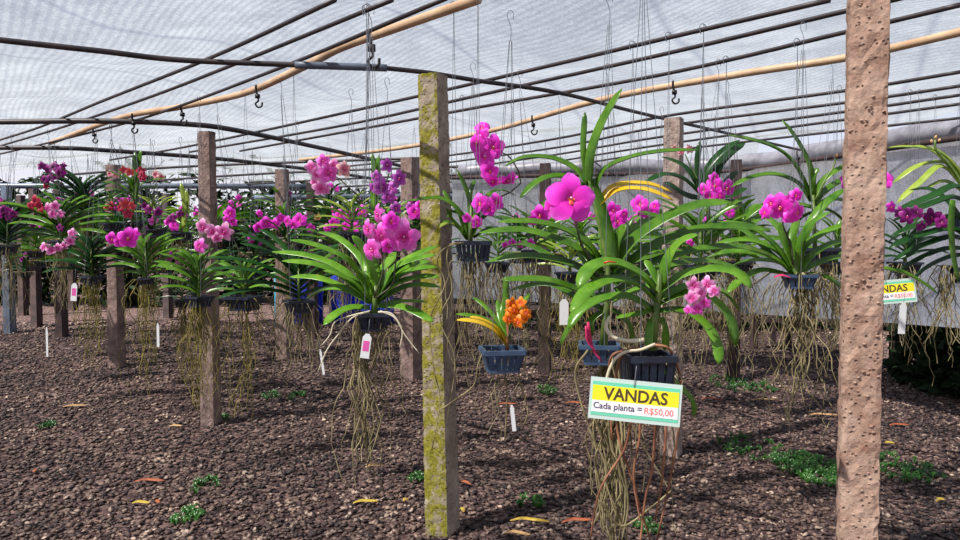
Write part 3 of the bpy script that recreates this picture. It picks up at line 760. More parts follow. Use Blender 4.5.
for pts in ([(588, 350), (575, 375), (590, 430), (606, 470), (598, 520)], [(620, 400), (640, 440), (670, 491)], [(600, 500), (621, 526), (650, 508), (672, 490)], [(618, 440), (628, 500), (622, 540)]):
    mb.tube(spline([P(x, y, Y-.1) for x, y in pts], 18), .0048, 6, 0, .003)
mb.build('long_root', M['root'], h2)
mb = MB(); leaf(mb, [P(588, 322, 2.5), P(592, 346, 2.5), P(602, 362, 2.5)], .012, n=8, fold=.05); leaf(mb, [P(586, 326, 2.49), P(588, 342, 2.49), P(597, 352, 2.5)], .01, n=8, fold=.05)
o = mb.build('ribbon', M['ribbon'], origin=P(590, 345, 2.5)); tag(o, 'pink ribbon tied at the basket left of the price sign', 'ribbon')

# ---- 3 left-centre hero
Y = 3.1
h3 = orchid('vanda_orchid', 'orchid with a fan of long leaves and pink spotted flowers left of the mossy post', 373, 318, Y)
mb = MB()
for pts, w, dt in [
    ([(372, 300), (358, 274), (343, 258), (318, 247), (290, 240)], 9, -.1), ([(368, 298), (350, 277), (330, 264), (305, 256), (272, 252)], 9, .12),
    ([(368, 300), (345, 280), (318, 266), (282, 261)], 9, -.02), ([(370, 304), (345, 290), (318, 279), (290, 277)], 9, .1),
    ([(371, 301), (356, 285), (340, 277), (324, 271)], 9, -.12), ([(374, 296), (366, 280), (354, 269), (346, 255)], 11, -.14), ([(375, 296), (374, 270), (362, 250), (352, 236)], 12, -.04),
    ([(376, 298), (388, 278), (405, 262), (438, 246)], 10, .02), ([(376, 300), (390, 280), (408, 268), (430, 262)], 11, -.08), ([(378, 301), (395, 280), (413, 271), (438, 267)], 10, .08),
    ([(378, 302), (395, 286), (415, 279), (439, 277)], 10, -.1), ([(378, 303), (398, 291), (415, 286), (440, 287)], 9, .03), ([(377, 306), (400, 302), (427, 302)], 6, .1),
    ([(370, 309), (352, 309), (338, 314), (324, 325)], 10, -.14), ([(379, 307), (400, 308), (415, 313), (433, 322)], 10, -.12),
    ([(375, 296), (380, 275), (390, 262), (396, 252)], 10, .1), ([(373, 295), (368, 268), (372, 250)], 10, .12), ([(372, 302), (350, 292), (325, 290), (305, 300)], 8, .2), ([(373, 298), (362, 262), (340, 240), (318, 232)], 8, .25),
    ([(378, 298), (392, 272), (410, 262), (436, 255)], 9, -.03)]:
    leaf_px(mb, pts, w, Y, dt, n=14)
mb.build('foliage', M['leaf_bright'], h3)
mb = MB(); mb.tube([P(374, 318, Y), P(375, 300, Y), P(376, 285, Y)], .016, 8, 0, .01); mb.build('stem', M['stem'], h3)
mb = MB(); basket(mb, P(373, 312, Y), .13, .075, D(14), 4); mb.build('basket', M['basket'], h3)
mb = MB(); wires(mb, P(373, 313, Y), .12, .4, top=P(373, 313, Y)+Vector((.0, 0, 1.24)), n=4); mb.build('hanger_wires', M['wire'], h3)
spike(h3, [(376, 298), (392, 285), (395, 268), (398, 250), (403, 238)], Y-.1, 2)
spike(h3, [(374, 298), (383, 270), (380, 245), (384, 222)], Y-.05, 2)
for x, y, d, k, yw in [(404, 237, 35, 'PINK', 0), (382, 236, 28, 'PINK', -30), (372, 249, 25, 'PINK', -35), (378, 214, 20, 'PINK', -60), (391, 221, 20, 'MAG', 20), (368, 229, 20, 'PINK', -50), (388, 246, 16, 'MAG', 30)]:
    flower(h3, x, y, Y-.14-R.uniform(0, .05), d, k, yaw=yw)
mb = MB()
for pts in ([(370, 311), (352, 318), (338, 335), (327, 350), (318, 372)], [(366, 312), (350, 316), (335, 322), (330, 335), (322, 345)], [(380, 311), (395, 318), (405, 335), (419, 353)], [(378, 312), (392, 314), (402, 330), (400, 348)]):
    mb.tube(spline([P(x, y, Y-.08) for x, y in pts], 16), .004, 6, 0, .0025)
mb.build('pale_root', M['root_pale'], h3)
mb = MB(); roots(mb, P(364, 325, Y), 14, .74, .0032, .06, gather=.8); roots(mb, P(361, 325, Y), 16, .7, .0044, .03, gather=.8, wig=1.4, lmin=.7); roots(mb, P(383, 325, Y), 14, .45, .0026, .07, gather=.5); mb.build('root_tangle', M['root'], h3)

# ---- 4 orange
Y = 2.95
h4 = orchid('orange_orchid', 'small orchid with an orange flower head in a blue grey slatted basket', 502, 352, Y)
mb = MB()
for pts, w, dt in [([(508, 345), (497, 328), (480, 318), (456, 314)], 6, .0), ([(508, 342), (500, 325), (486, 308), (473, 297)], 5, .1), ([(509, 340), (505, 318), (506, 290), (506, 276)], 6, 0), ([(508, 335), (512, 318), (522, 305), (530, 293)], 5, .1), ([(507, 338), (500, 318), (497, 300)], 5, .1), ([(508, 330), (511, 310), (507, 298)], 5, -.04), ([(507, 330), (502, 312), (505, 300)], 5, .05)]:
    leaf_px(mb, pts, w, Y, dt, n=10)
mb.build('foliage', M['leaf_bright'], h4)
mb = MB(); leaf_px(mb, [(507, 347), (495, 332), (478, 323), (457, 320)], 7, Y, -.08); leaf_px(mb, [(508, 346), (498, 330), (484, 321), (470, 317)], 6, Y, -.1)
o = mb.build('yellow_leaf', M['leaf_yellow'], h4); o['label'] = 'yellow old leaf'
mb = MB(); mb.tube([P(507, 352, Y), P(508, 335, Y), P(507, 300, Y)], .009, 7, 0, .006); mb.build('stem', M['root_brown'], h4)
mb = MB(); basket(mb, P(502, 348, Y), .155, .09, D(8), 5); mb.build('basket', M['basket_blue'], h4)
mb = MB(); wires(mb, P(502, 348, Y), .14, .2, top=P(510, 348, Y)+Vector((0, 0, 1.3)), n=4); mb.build('hanger_wires', M['wire'], h4)
spike(h4, [(508, 338), (512, 326), (516, 315)], Y-.03, 2)
for x, y, d in [(512, 303, 13), (521, 303, 13), (509, 319, 15), (518, 322, 15), (526, 313, 13), (517, 312, 17), (524, 319, 12), (514, 310, 12), (510, 311, 10)]:
    flower(h4, x, y, Y-.06-R.uniform(0, .05), d, 'ORNG')
mb = MB()
for pts in ([(485, 348), (478, 365), (474, 385), (455, 400), (440, 410)], [(518, 370), (522, 390), (528, 410), (524, 425)], [(505, 372), (507, 400), (505, 440)]):
    mb.tube(spline([P(x, y, Y) for x, y in pts], 14), .003, 5)
roots(mb, P(502, 372, Y), 7, .3, .002, .06); mb.build('root_tangle', M['root'], h4)

# ---- 5 magenta spray behind mossy post
Y = 3.75
h5 = orchid('vanda_orchid', 'orchid in a black basket right of the mossy post with a tall magenta spray', 470, 250, Y)
mb = MB()
for pts, w, dt in [([(466, 238), (458, 212), (440, 199), (408, 201)], 7, -.02), ([(468, 236), (462, 215), (450, 203), (443, 190)], 5, .05), ([(470, 234), (471, 210), (466, 190), (457, 170)], 5, 0), ([(472, 236), (486, 214), (500, 208), (512, 215)], 5, .05),
    ([(467, 240), (458, 228), (445, 222), (436, 228)], 5, .1), ([(472, 238), (480, 222), (490, 214)], 5, -.05), ([(471, 236), (478, 205), (482, 190)], 4, .1), ([(468, 238), (452, 220), (446, 208)], 6, -.1), ([(474, 238), (492, 228), (505, 235)], 5, .1), ([(469, 236), (463, 218), (452, 212), (447, 218)], 5, .0), ([(470, 230), (470, 195), (475, 180)], 5, .1), ([(474, 234), (485, 200), (500, 190), (515, 195)], 5, .2)]:
    leaf_px(mb, pts, w, Y, dt, n=10)
mb.build('foliage', M['leaf'], h5)
mb = MB(); leaf_px(mb, [(470, 232), (476, 215), (488, 206), (499, 206)], 5, Y, -.1); leaf_px(mb, [(466, 236), (456, 226), (446, 224), (440, 227)], 5, Y, -.1)
o = mb.build('yellow_leaf', M['leaf_pale'], h5); o['label'] = 'pale yellow green lower leaves'
mb = MB(); mb.tube([P(470, 245, Y), P(471, 225, Y), P(471, 205, Y)], .014, 7, 0, .008); mb.build('stem', M['stem'], h5)
mb = MB(); basket(mb, P(473, 241, Y), .15, .10, D(10), 6, taper=.85); mb.build('basket', M['basket'], h5)
mb = MB(); wires(mb, P(473, 242, Y), .13, .5, n=4); mb.build('hanger_wires', M['wire'], h5)
spike(h5, [(472, 225), (485, 205), (520, 185), (512, 160), (500, 152), (487, 150)], Y-.05, 1.8, Y2=Y-.12)
spike(h5, [(472, 222), (480, 212), (488, 205)], Y-.05, 1.6)
for x, y, d, yw, pt in [(482, 128, 17, -10, -30), (477, 143, 22, -40, 0), (493, 147, 26, 15, 5), (485, 156, 24, -15, 5), (490, 171, 20, 10, 10), (508, 180, 22, 30, 60), (493, 181, 18, -10, 50), (481, 137, 18, -30, 0),
                        (480, 203, 20, -20, 0), (496, 202, 18, 20, 0), (489, 209, 16, 0, 0), (467, 218, 10, 0, 0), (477, 222, 13, 20, 0)]:
    flower(h5, x, y, Y-.14-R.uniform(0, .03), d, 'MAG', yaw=yw, pitch=pt)
mb = MB(); roots(mb, P(473, 262, Y), 40, .75, .0026, .1, gather=.2, wig=1.3)
for pts in ([(462, 243), (445, 248), (437, 262), (445, 285), (430, 320), (434, 370), (440, 400), (432, 450)], [(464, 243), (450, 245), (447, 262), (452, 290), (440, 320), (455, 360), (447, 420)]):
    mb.tube(spline([P(x, y, 3.62) for x, y in pts], 26), .004, 6, 0, .0025)
mb.build('root_tangle', M['root'], h5)

# ---- 6a, 6b right side
Y = 3.2
h6 = orchid('vanda_orchid', 'orchid with a wide leaf fan and magenta cluster left of the big brown post', 797, 275, Y)
mb = MB()
for pts, w, dt in [([(793, 272), (775, 247), (750, 228), (720, 222)], 9, .0), ([(792, 274), (777, 253), (750, 241), (716, 243)], 9, .12), ([(792, 275), (778, 262), (752, 251), (715, 254)], 9, -.1), ([(790, 276), (763, 271), (742, 280), (727, 293)], 8, -.1),
    ([(793, 268), (784, 245), (779, 222)], 9, .02), ([(795, 270), (803, 240), (820, 210), (846, 188)], 9, .05), ([(796, 272), (803, 250), (820, 236), (846, 224)], 9, -.05), ([(797, 274), (812, 256), (830, 245), (852, 240)], 8, .1),
    ([(796, 270), (801, 245), (812, 225), (830, 212)], 9, -.1), ([(797, 276), (815, 265), (838, 258), (856, 262)], 8, .1), ([(790, 270), (770, 255), (745, 232), (728, 230)], 8, .2), ([(795, 268), (792, 240), (798, 218)], 8, .1), ([(794, 272), (774, 262), (745, 262), (722, 272)], 8, .25), ([(798, 276), (822, 276), (845, 290), (856, 300)], 7, .0), ([(794, 268), (780, 232), (764, 215)], 8, .2)]:
    leaf_px(mb, pts, w, Y, dt, n=12)
mb.build('foliage', M['leaf'], h6)
mb = MB(); mb.tube([P(796, 282, Y), P(795, 262, Y)], .014, 7); mb.build('stem', M['stem'], h6)
mb = MB(); basket(mb, P(799, 274, Y), .125, .06, D(-12), 4); mb.build('basket', M['basket_blue'], h6)
mb = MB(); wires(mb, P(799, 275, Y), .12, .5, n=4, top=P(799, 275, Y)+Vector((0, 0, 1.05))); mb.build('hanger_wires', M['wire'], h6)
spike(h6, [(793, 265), (791, 245), (783, 225), (783, 208)], Y-.06, 2)
for x, y, d, yw in [(780, 207, 27, -10), (765, 212, 16, -50), (797, 212, 22, 40), (796, 195, 14, 10), (789, 201, 17, 30), (771, 203, 17, -30), (790, 217, 15, 10)]:
    flower(h6, x, y, Y-.12-R.uniform(0, .04), d, 'MAG', yaw=yw)
mb = MB(); roots(mb, P(801, 284, Y), 22, .64, .0042, .045, gather=.7, wig=1.8, lmin=.6); roots(mb, P(800, 284, Y), 26, .28, .0024, .17, gather=-.2, wig=1.6)
roots(mb, P(775, 284, Y), 3, .72, .003, .05); roots(mb, P(828, 290, Y+.1), 3, .75, .003, .05)
mb.build('root_tangle', M['root'], h6)
mb = MB(); leaf(mb, [P(774, 277, Y-.08), P(782, 275, Y-.09), P(792, 278, Y-.08)], .014, n=6, fold=.05)
o = mb.build('ribbon', M['ribbon'], origin=P(782, 276, Y-.08)); tag(o, 'pink ribbon on the basket left of the big brown post', 'ribbon')
Y = 3.9
h6b = orchid('vanda_orchid', 'taller orchid with narrow arching leaves behind the magenta cluster near the big brown post', 813, 225, Y)
mb = MB()
for pts, w, dt in [([(812, 200), (793, 163), (770, 146), (728, 135)], 8, -.1), ([(812, 198), (809, 168), (797, 142), (782, 120)], 8, 0), ([(810, 202), (798, 184), (775, 175), (752, 178), (731, 187)], 8, .05), ([(814, 200), (822, 184), (836, 172), (860, 160)], 8, -.05),
    ([(815, 203), (825, 192), (840, 182), (870, 170)], 8, .1), ([(816, 206), (835, 200), (860, 205)], 8, .1), ([(812, 208), (795, 205), (765, 206), (742, 222)], 8, .05), ([(813, 205), (812, 180), (818, 168)], 7, 0), ([(814, 210), (832, 212), (858, 235)], 8, .2), ([(813, 212), (800, 220), (785, 240)], 8, .2)]:
    leaf_px(mb, pts, w, Y, dt, n=12)
mb.build('foliage', M['leaf'], h6b)
mb = MB(); mb.tube([P(815, 250, Y), P(813, 195, Y)], .012, 7, 0, .008); mb.build('stem', M['stem'], h6b)
mb = MB(); basket(mb, P(818, 248, Y), .15, .08, D(12), 5); mb.build('basket', M['basket'], h6b)
mb = MB(); wires(mb, P(818, 248, Y), .14, .5, n=4); mb.build('hanger_wires', M['wire'], h6b)
spike(h6b, [(815, 200), (825, 180), (833, 168), (836, 158)], Y-.05, 2, 'stem')
b_ = bpy.data.objects.new('bud', BUD); COL.objects.link(b_); b_.parent = h6b; b_.location = P(836, 158, Y-.05)-parent_world(h6b); b_.scale = (.016,)*3; b_.rotation_euler = (-1.2, 0, 0)
mb = MB(); roots(mb, P(818, 262, Y), 30, .6, .0026, .12, gather=.1, wig=1.4); mb.build('root_tangle', M['root'], h6b)

# ---- 7a dark right, 7b pale right
Y = 3.9
h7 = orchid('vanda_orchid', 'dark leaved orchid with purple flowers right of the big brown post', 975, 255, Y)
mb = MB()
for pts, w, dt in [([(975, 230), (960, 188), (930, 198), (897, 211)], 9, -.1), ([(975, 235), (960, 200), (930, 205), (893, 221)], 9, .0), ([(975, 240), (960, 218), (925, 224), (891, 236)], 9, .1), ([(975, 245), (955, 230), (920, 236), (889, 248)], 9, -.1), ([(975, 250), (955, 238), (924, 246), (893, 261)], 9, .1),
    ([(975, 235), (985, 200), (1010, 190)], 9, 0), ([(975, 245), (995, 220), (1030, 225)], 9, 0), ([(972, 240), (950, 206), (930, 190), (910, 190)], 8, .2), ([(972, 250), (945, 250), (915, 262), (896, 276)], 8, .15), ([(974, 255), (950, 258), (925, 270), (905, 290)], 8, .2), ([(974, 243), (945, 226), (915, 228), (888, 242)], 9, .25)]:
    leaf_px(mb, pts, w, Y, dt, n=12)
mb.build('foliage', M['leaf_dark'], h7)
mb = MB(); leaf_px(mb, [(952, 200), (950, 225), (952, 255), (958, 282)], 7, 3.7, 0); leaf_px(mb, [(880, 268), (903, 273), (922, 283), (938, 294)], 7, 3.7, 0)
o = mb.build('hanging_leaf', M['leaf'], h7); o['label'] = 'lighter green leaves hanging down'
mb = MB(); mb.tube([P(975, 270, Y), P(975, 225, Y)], .014, 7); mb.build('stem', M['stem'], h7)
mb = MB(); basket(mb, P(972, 268, Y), .15, .08, D(12), 5); mb.build('basket', M['basket'], h7)
mb = MB(); wires(mb, P(972, 268, Y), .14, .5, n=4); mb.build('hanger_wires', M['wire'], h7)
for x, y, d in [(907, 216, 17), (917, 212, 14), (932, 217, 18), (942, 222, 14), (900, 212, 12), (922, 226, 11), (850, 180, 20), (884, 180, 18), (891, 207, 12)]:
    flower(h7, x, y, Y-.12-R.uniform(-.1, .05), d, 'DPUR' if x > 895 else 'MAG')
mb = MB(); roots(mb, P(948, 275, Y), 20, .62, .0034, .08, gather=.6); roots(mb, P(960, 275, Y), 20, .45, .0028, .16, gather=0); mb.build('root_tangle', M['root'], h7)
Y = 4.6
h7b = orchid('vanda_orchid', 'pale green leaved orchid with a budded stem near the right edge', 965, 215, Y)
mb = MB()
for pts, w, dt in [([(966, 190), (957, 170), (938, 152), (912, 146)], 8, 0), ([(966, 192), (950, 165), (920, 166), (893, 183)], 7, .1), ([(966, 192), (942, 167), (920, 183), (897, 203)], 7, 0), ([(966, 190), (975, 160), (990, 150)], 7, 0), ([(966, 195), (945, 182), (925, 190)], 7, .1), ([(965, 188), (935, 153), (910, 147), (886, 148)], 5, .2)]:
    leaf_px(mb, pts, w, Y, dt, n=12)
mb.build('foliage', M['leaf_pale'], h7b)
mb = MB(); basket(mb, P(966, 215, Y), .15, .08, D(12), 5); mb.build('basket', M['basket'], h7b)
mb = MB(); wires(mb, P(966, 215, Y), .14, .5, n=4); mb.build('hanger_wires', M['wire'], h7b)
spike(h7b, [(966, 205), (960, 180), (945, 160), (936, 150), (935, 140)], Y-.08, 3, 'stem')
for dx, dy in ((0, 0), (3, 3), (-3, 4)):
    b_ = bpy.data.objects.new('bud', BUD); COL.objects.link(b_); b_.parent = h7b; b_.location = P(935+dx, 139+dy, Y-.08)-parent_world(h7b); b_.scale = (.016,)*3; b_.rotation_euler = (-1, 0, dx*.3)

# ---- 8 dark plant behind pinkish post
Y = 4.6
h8 = orchid('vanda_orchid', 'dark leaved orchid with a magenta cluster just right of the top of the pinkish post', 712, 215, Y)
mb = MB()
for pts, w, dt in [([(704, 195), (708, 172), (720, 155), (740, 140)], 9, 0), ([(712, 195), (716, 172), (728, 156), (745, 143)], 11, .1), ([(699, 192), (697, 165), (700, 141)], 6, 0), ([(700, 195), (684, 180), (665, 175), (644, 183)], 8, -.1), ([(700, 193), (685, 168), (662, 157)], 7, .1),
    ([(700, 200), (684, 196), (664, 182)], 11, 0), ([(715, 200), (733, 196), (747, 188)], 7, 0), ([(715, 195), (727, 182), (738, 171)], 7, .1), ([(715, 204), (732, 202), (746, 207)], 7, 0), ([(703, 202), (690, 206), (672, 215)], 8, .1), ([(706, 195), (702, 178), (695, 168)], 8, .1)]:
    leaf_px(mb, pts, w, Y, dt, n=10)
mb.build('foliage', M['leaf_dark'], h8)
mb = MB(); mb.tube([P(709, 225, Y), P(706, 185, Y)], .014, 7); mb.build('stem', M['stem'], h8)
mb = MB(); basket(mb, P(710, 222, Y), .15, .08, D(12), 5); mb.build('basket', M['basket'], h8)
mb = MB(); wires(mb, P(710, 222, Y), .14, .5, n=4); mb.build('hanger_wires', M['wire'], h8)
spike(h8, [(705, 200), (715, 196), (716, 188)], Y-.1, 2)
spike(h8, [(698, 180), (690, 165), (685, 154)], Y-.1, 1.6, 'stem')
for x, y, d, k in [(715, 185, 18, 'MAG'), (704, 190, 14, 'MAG'), (727, 188, 17, 'MAG'), (710, 196, 14, 'MAG'), (720, 195, 12, 'MAG'), (714, 178, 12, 'MAG'), (674, 148, 7, 'BLUSH'), (681, 152, 8, 'BLUSH'), (689, 149, 10, 'BLUSH')]:
    flower(h8, x, y, Y-.14, d, k)
mb = MB(); roots(mb, P(708, 235, Y), 44, .95, .0026, .16, gather=0, wig=1.4); mb.build('root_tangle', M['root'], h8)

# ---- generic makers ------------------------------------------------------
def plant(name, label, px, py, Y, L=.3, w=.028, n=14, rot=0., mat='leaf', flowers=(), kind='MAG', rootn=24, rootl=.6, rootmat='root', spread=.1, gather=.3, bs=.14, group=None, seed=1, droop=1.0, up=0., solid=False, bm='basket', stemh=0, yr=.5, spk=None, wiren=3, rootr=.0026):
    r = random.Random(seed); o = orchid(name, label, px, py, Y, group=group); c = P(px, py, Y)
    mb = MB(); fan(mb, c+Vector((0, 0, stemh)), n, L, w, rot, r=r, droop=droop, up=up, solid=solid, yr=yr); mb.build('foliage', M[mat], o)
    mb = MB(); mb.tube([c+Vector((0, 0, -.03)), c+Vector((0, 0, .012*n+stemh))], .012, 6, 0, .007); mb.build('stem', M['stem'], o)
    mb = MB(); basket(mb, c, bs, bs*.5, r.uniform(0, 1.5), 4); mb.build('basket', M[bm], o)
    mb = MB(); wires(mb, c, bs*.9, r.uniform(0, 1.5), n=wiren, r=.0013 if Y < 6 else .0018); mb.build('hanger_wires', M['wire'], o)
    if rootn:
        mb = MB(); roots(mb, c+Vector((0, 0, -.06)), rootn, rootl, rootr, spread, r=r, gather=gather)
        roots(mb, c+Vector((0, 0, -.06)), 9, rootl*.9, rootr*1.5, spread*.4, r=r, gather=.7, wig=1.5, lmin=.6); mb.build('root_tangle', M[rootmat], o)
    if spk: spike(o, spk, Y-.03, 1.3*5/Y)
    for f in flowers:
        x, y, d = f[:3]; k = f[3] if len(f) > 3 else kind
        flower(o, x, y, Y-.08-R.uniform(0, .06), d, k, lip=Y < 6.5)
    return o

plant('vanda_orchid', 'orchid with pale pink flowers hanging in front of the left aisle post', 199, 296, 5.0, L=.31, w=.034, n=16, flowers=[(203, 227, 17, 'PALE'), (224, 232, 20, 'PALE'), (200, 246, 16, 'PINK'), (212, 232, 15, 'PALE'), (217, 238, 12, 'PALE')], rootn=40, rootl=.8, rootmat='root_moss', spread=.09, gather=.65, seed=2, spk=[(200, 285), (206, 260), (212, 240), (215, 232)], up=.3, solid=True)
plant('vanda_orchid', 'orchid with lanky olive roots right of the left aisle post', 244, 296, 5.3, L=.29, w=.028, n=14, mat='leaf', flowers=[(230, 213, 13, 'MAG'), (233, 222, 10, 'MAG'), (227, 219, 9, 'MAG')], rootn=34, rootl=.95, rootmat='root_moss', spread=.24, gather=-.3, seed=3, spk=[(243, 285), (240, 255), (232, 235), (231, 220)], up=.2, bs=.2)
plant('vanda_orchid', 'orchid with two bright magenta flowers beside the dark post at left', 146, 278, 6.0, L=.34, w=.036, n=20, solid=True, mat='leaf', flowers=[(128, 238, 21, 'MAG'), (112, 239, 14, 'MAG'), (120, 242, 12, 'MAG'), (135, 234, 12, 'MAG')], rootn=34, rootl=.9, rootmat='root_moss', spread=.14, gather=.5, seed=4, spk=[(146, 272), (142, 255), (130, 242)], bs=.1, up=.1)
plant('vanda_orchid', 'dark green orchid left of the magenta orchid with a low pale pink spray', 92, 276, 6.3, L=.36, w=.038, n=20, solid=True, mat='leaf_dark', flowers=[(44, 247, 10, 'PALE'), (51, 250, 11, 'PALE'), (58, 248, 10, 'PALE'), (70, 241, 11, 'PALE'), (72, 233, 10, 'PALE'), (64, 246, 9, 'PALE')], rootn=34, rootl=.85, rootmat='root_moss', spread=.12, gather=.5, seed=5, spk=[(90, 270), (80, 255), (72, 244), (55, 248)], up=.1)
plant('vanda_orchid', 'orchid with wide dark leaves in front of the blue drums', 299, 300, 4.5, L=.50, w=.034, n=16, mat='leaf_dark', rot=.1, rootn=34, rootl=.45, spread=.12, seed=6, solid=True, bs=.15)
plant('vanda_orchid', 'orchid with a row of small magenta flowers above the blue drums', 287, 250, 6.0, L=.36, w=.026, n=14, mat='leaf_dark', rot=.8, flowers=[(266, 223, 13), (275, 224, 12), (281, 218, 10), (288, 222, 12), (300, 220, 15), (294, 224, 11), (311, 228, 9)], rootn=26, rootl=.7, spread=.14, seed=7, up=.35, spk=[(287, 245), (290, 235), (285, 226), (270, 224)])
o = orchid('flower_bud_spray', 'x', 316, 218, 5.6); bpy.data.objects.remove(o)
plant('vanda_orchid', 'orchid with small magenta flowers left of the big pink spotted blooms', 345, 258, 5.2, L=.36, w=.026, n=12, mat='leaf', rot=.3, flowers=[(334, 223, 12), (340, 215, 12), (350, 217, 12), (355, 227, 13), (346, 226, 10), (362, 211, 13), (318, 217, 8, 'CREAM'), (327, 228, 9)], rootn=20, rootl=.6, spread=.1, seed=8, up=.3, spk=[(345, 250), (348, 236), (342, 222)])
plant('vanda_orchid', 'yellowish leaved orchid bearing the tall pale pink cluster', 352, 232, 4.4, L=.25, w=.022, n=12, mat='leaf_pale', rot=.2, flowers=[(311, 167, 14, 'PALE'), (317, 174, 14, 'PALE'), (328, 173, 22, 'PINK'), (323, 161, 15, 'PINK'), (334, 165, 14, 'PALE'), (344, 169, 17, 'BLUSH'), (320, 188, 17, 'PALE'), (314, 182, 10, 'PALE'), (325, 190, 12, 'PALE')], rootn=14, rootl=.5, seed=9, spk=[(352, 222), (360, 200), (347, 186), (338, 178), (325, 172)], up=.1)
plant('vanda_orchid', 'orchid with a mottled purple cluster beside an upright green leaf tip', 388, 240, 4.1, L=.22, w=.024, n=10, mat='leaf', rot=.5, flowers=[(387, 165, 15, 'PURP'), (399, 178, 17, 'PURP'), (382, 187, 20, 'PURP'), (376, 176, 12, 'PURP'), (388, 197, 15, 'PURP'), (396, 208, 13, 'PURP'), (374, 187, 12, 'PURP'), (392, 188, 15, 'PURP'), (415, 212, 16, 'MAG'), (420, 205, 11, 'MAG'), (410, 207, 10, 'PURP')], rootn=10, rootl=.4, seed=10, spk=[(388, 235), (380, 215), (384, 190), (390, 170)], up=.4)
mb = MB()
for pts, w in [([(374, 215), (373, 190), (374, 170), (372, 153)], 5), ([(375, 215), (377, 185), (378, 168), (379, 155)], 5), ([(374, 210), (376, 175), (375, 160)], 4)]: leaf_px(mb, pts, w, 4.2, 0)
u_ = [x for x in COL.objects if x.get('label', '').startswith('orchid with a mottled purple')][0]
mb.build('upright_leaf', M['leaf'], u_)

# orchids around heroes at the centre/right back
plant('vanda_orchid', 'orchid with magenta flowers half hidden left of the big single bloom', 535, 250, 4.3, L=.32, w=.026, n=12, mat='leaf', rot=.3, flowers=[(540, 215, 20), (533, 220, 13), (512, 243, 9), (520, 245, 8), (531, 243, 9), (505, 245, 7)], rootn=34, rootl=.8, spread=.15, seed=11, gather=.1, spk=[(535, 245), (540, 230), (540, 218)])
plant('vanda_orchid', 'orchid behind the yellow leaves with two magenta flower groups', 628, 262, 4.2, L=.34, w=.026, n=14, mat='leaf', rot=.2, flowers=[(613, 210, 17), (618, 221, 18), (640, 204, 19), (651, 214, 17), (636, 228, 12), (655, 206, 12), (645, 212, 13), (610, 218, 12), (624, 214, 11)], rootn=44, rootl=.8, spread=.16, seed=12, gather=.1, spk=[(628, 255), (622, 238), (640, 222), (645, 210)])
plant('vanda_orchid', 'leafy orchid with no flowers above the pale pink mottled spray', 700, 265, 3.9, L=.42, w=.028, n=16, mat='leaf', rot=.0, rootn=44, rootl=.5, spread=.16, seed=13, gather=-.1)
plant('vanda_orchid', 'orchid with long trailing roots beside the white side cloth corner', 738, 262, 4.5, L=.38, w=.028, n=14, mat='leaf', rot=.4, flowers=[(668, 240, 9), (690, 243, 9)], rootn=50, rootl=.7, spread=.18, seed=14, gather=-.1)
plant('vanda_orchid', 'shaggy rooted orchid behind the left leaves of the tall orchid', 570, 272, 4.9, L=.3, w=.024, n=12, mat='leaf_pale', rot=.1, rootn=60, rootl=.75, spread=.14, seed=15, gather=0, rootmat='root_moss')
plant('vanda_orchid', 'small orchid in a dark basket behind the black basket orchid', 498, 262, 5.0, L=.25, w=.024, n=12, mat='leaf', rot=.6, rootn=50, rootl=.7, spread=.16, seed=16, gather=.1)
plant('vanda_orchid', 'orchid hanging behind the right side of the big single bloom', 660, 285, 5.0, L=.3, w=.026, n=12, mat='leaf', rot=.6, rootn=40, rootl=.6, spread=.15, seed=17, gather=0)
plant('vanda_orchid', 'dark orchid hidden in part by the right price sign', 905, 262, 4.7, L=.34, w=.028, n=14, mat='leaf_dark', rot=.2, rootn=50, rootl=.6, spread=.16, seed=18, gather=0)
plant('vanda_orchid', 'orchid peeking out left of the big brown post under the magenta cluster', 836, 262, 4.3, L=.3, w=.026, n=14, mat='leaf', rot=.2, rootn=60, rootl=.55, spread=.2, seed=19, gather=-.2)
plant('vanda_orchid', 'small orchid between the mossy post and the post behind it', 432, 262, 6.6, L=.3, w=.026, n=12, mat='leaf_dark', rot=.4, flowers=[(442, 183, 9, 'PINK')], rootn=24, rootl=.6, seed=20)

# upper left crowd
plant('vanda_orchid', 'dark leaved orchid carrying a deep purple spray near the left top', 84, 215, 7.0, L=.44, w=.042, solid=True, n=20, mat='leaf_dark', rot=.3, flowers=[(42, 166, 9, 'DPUR'), (48, 170, 10, 'DPUR'), (54, 167, 12, 'DPUR'), (60, 173, 13, 'DPUR'), (51, 178, 11, 'DPUR'), (45, 180, 9, 'DPUR'), (63, 166, 8, 'DPUR'), (46, 186, 7, 'RED')], rootn=26, rootl=.7, seed=21, up=.1, spk=[(84, 210), (70, 195), (58, 176)])
plant('vanda_orchid', 'orchid with a crimson flower and a mottled pink cluster at left', 62, 240, 6.6, L=.44, w=.042, solid=True, n=20, mat='leaf', rot=.2, flowers=[(36, 201, 12, 'RED'), (31, 206, 10, 'RED'), (40, 208, 10, 'RED'), (48, 208, 11, 'PALE'), (55, 206, 11, 'PALE'), (53, 214, 11, 'PALE'), (61, 214, 9, 'PALE'), (60, 228, 8, 'DPUR')], rootn=26, rootl=.7, seed=22, up=.1, spk=[(62, 232), (56, 220), (48, 210)])
plant('vanda_orchid', 'dark orchid with purple flowers cut by the left edge', 8, 245, 6.8, L=.44, w=.042, solid=True, n=20, mat='leaf_dark', rot=.2, flowers=[(4, 210, 12, 'DPUR'), (13, 214, 10, 'DPUR'), (-3, 214, 11, 'DPUR'), (8, 217, 8, 'DPUR')], rootn=30, rootl=.8, seed=23, up=.1)
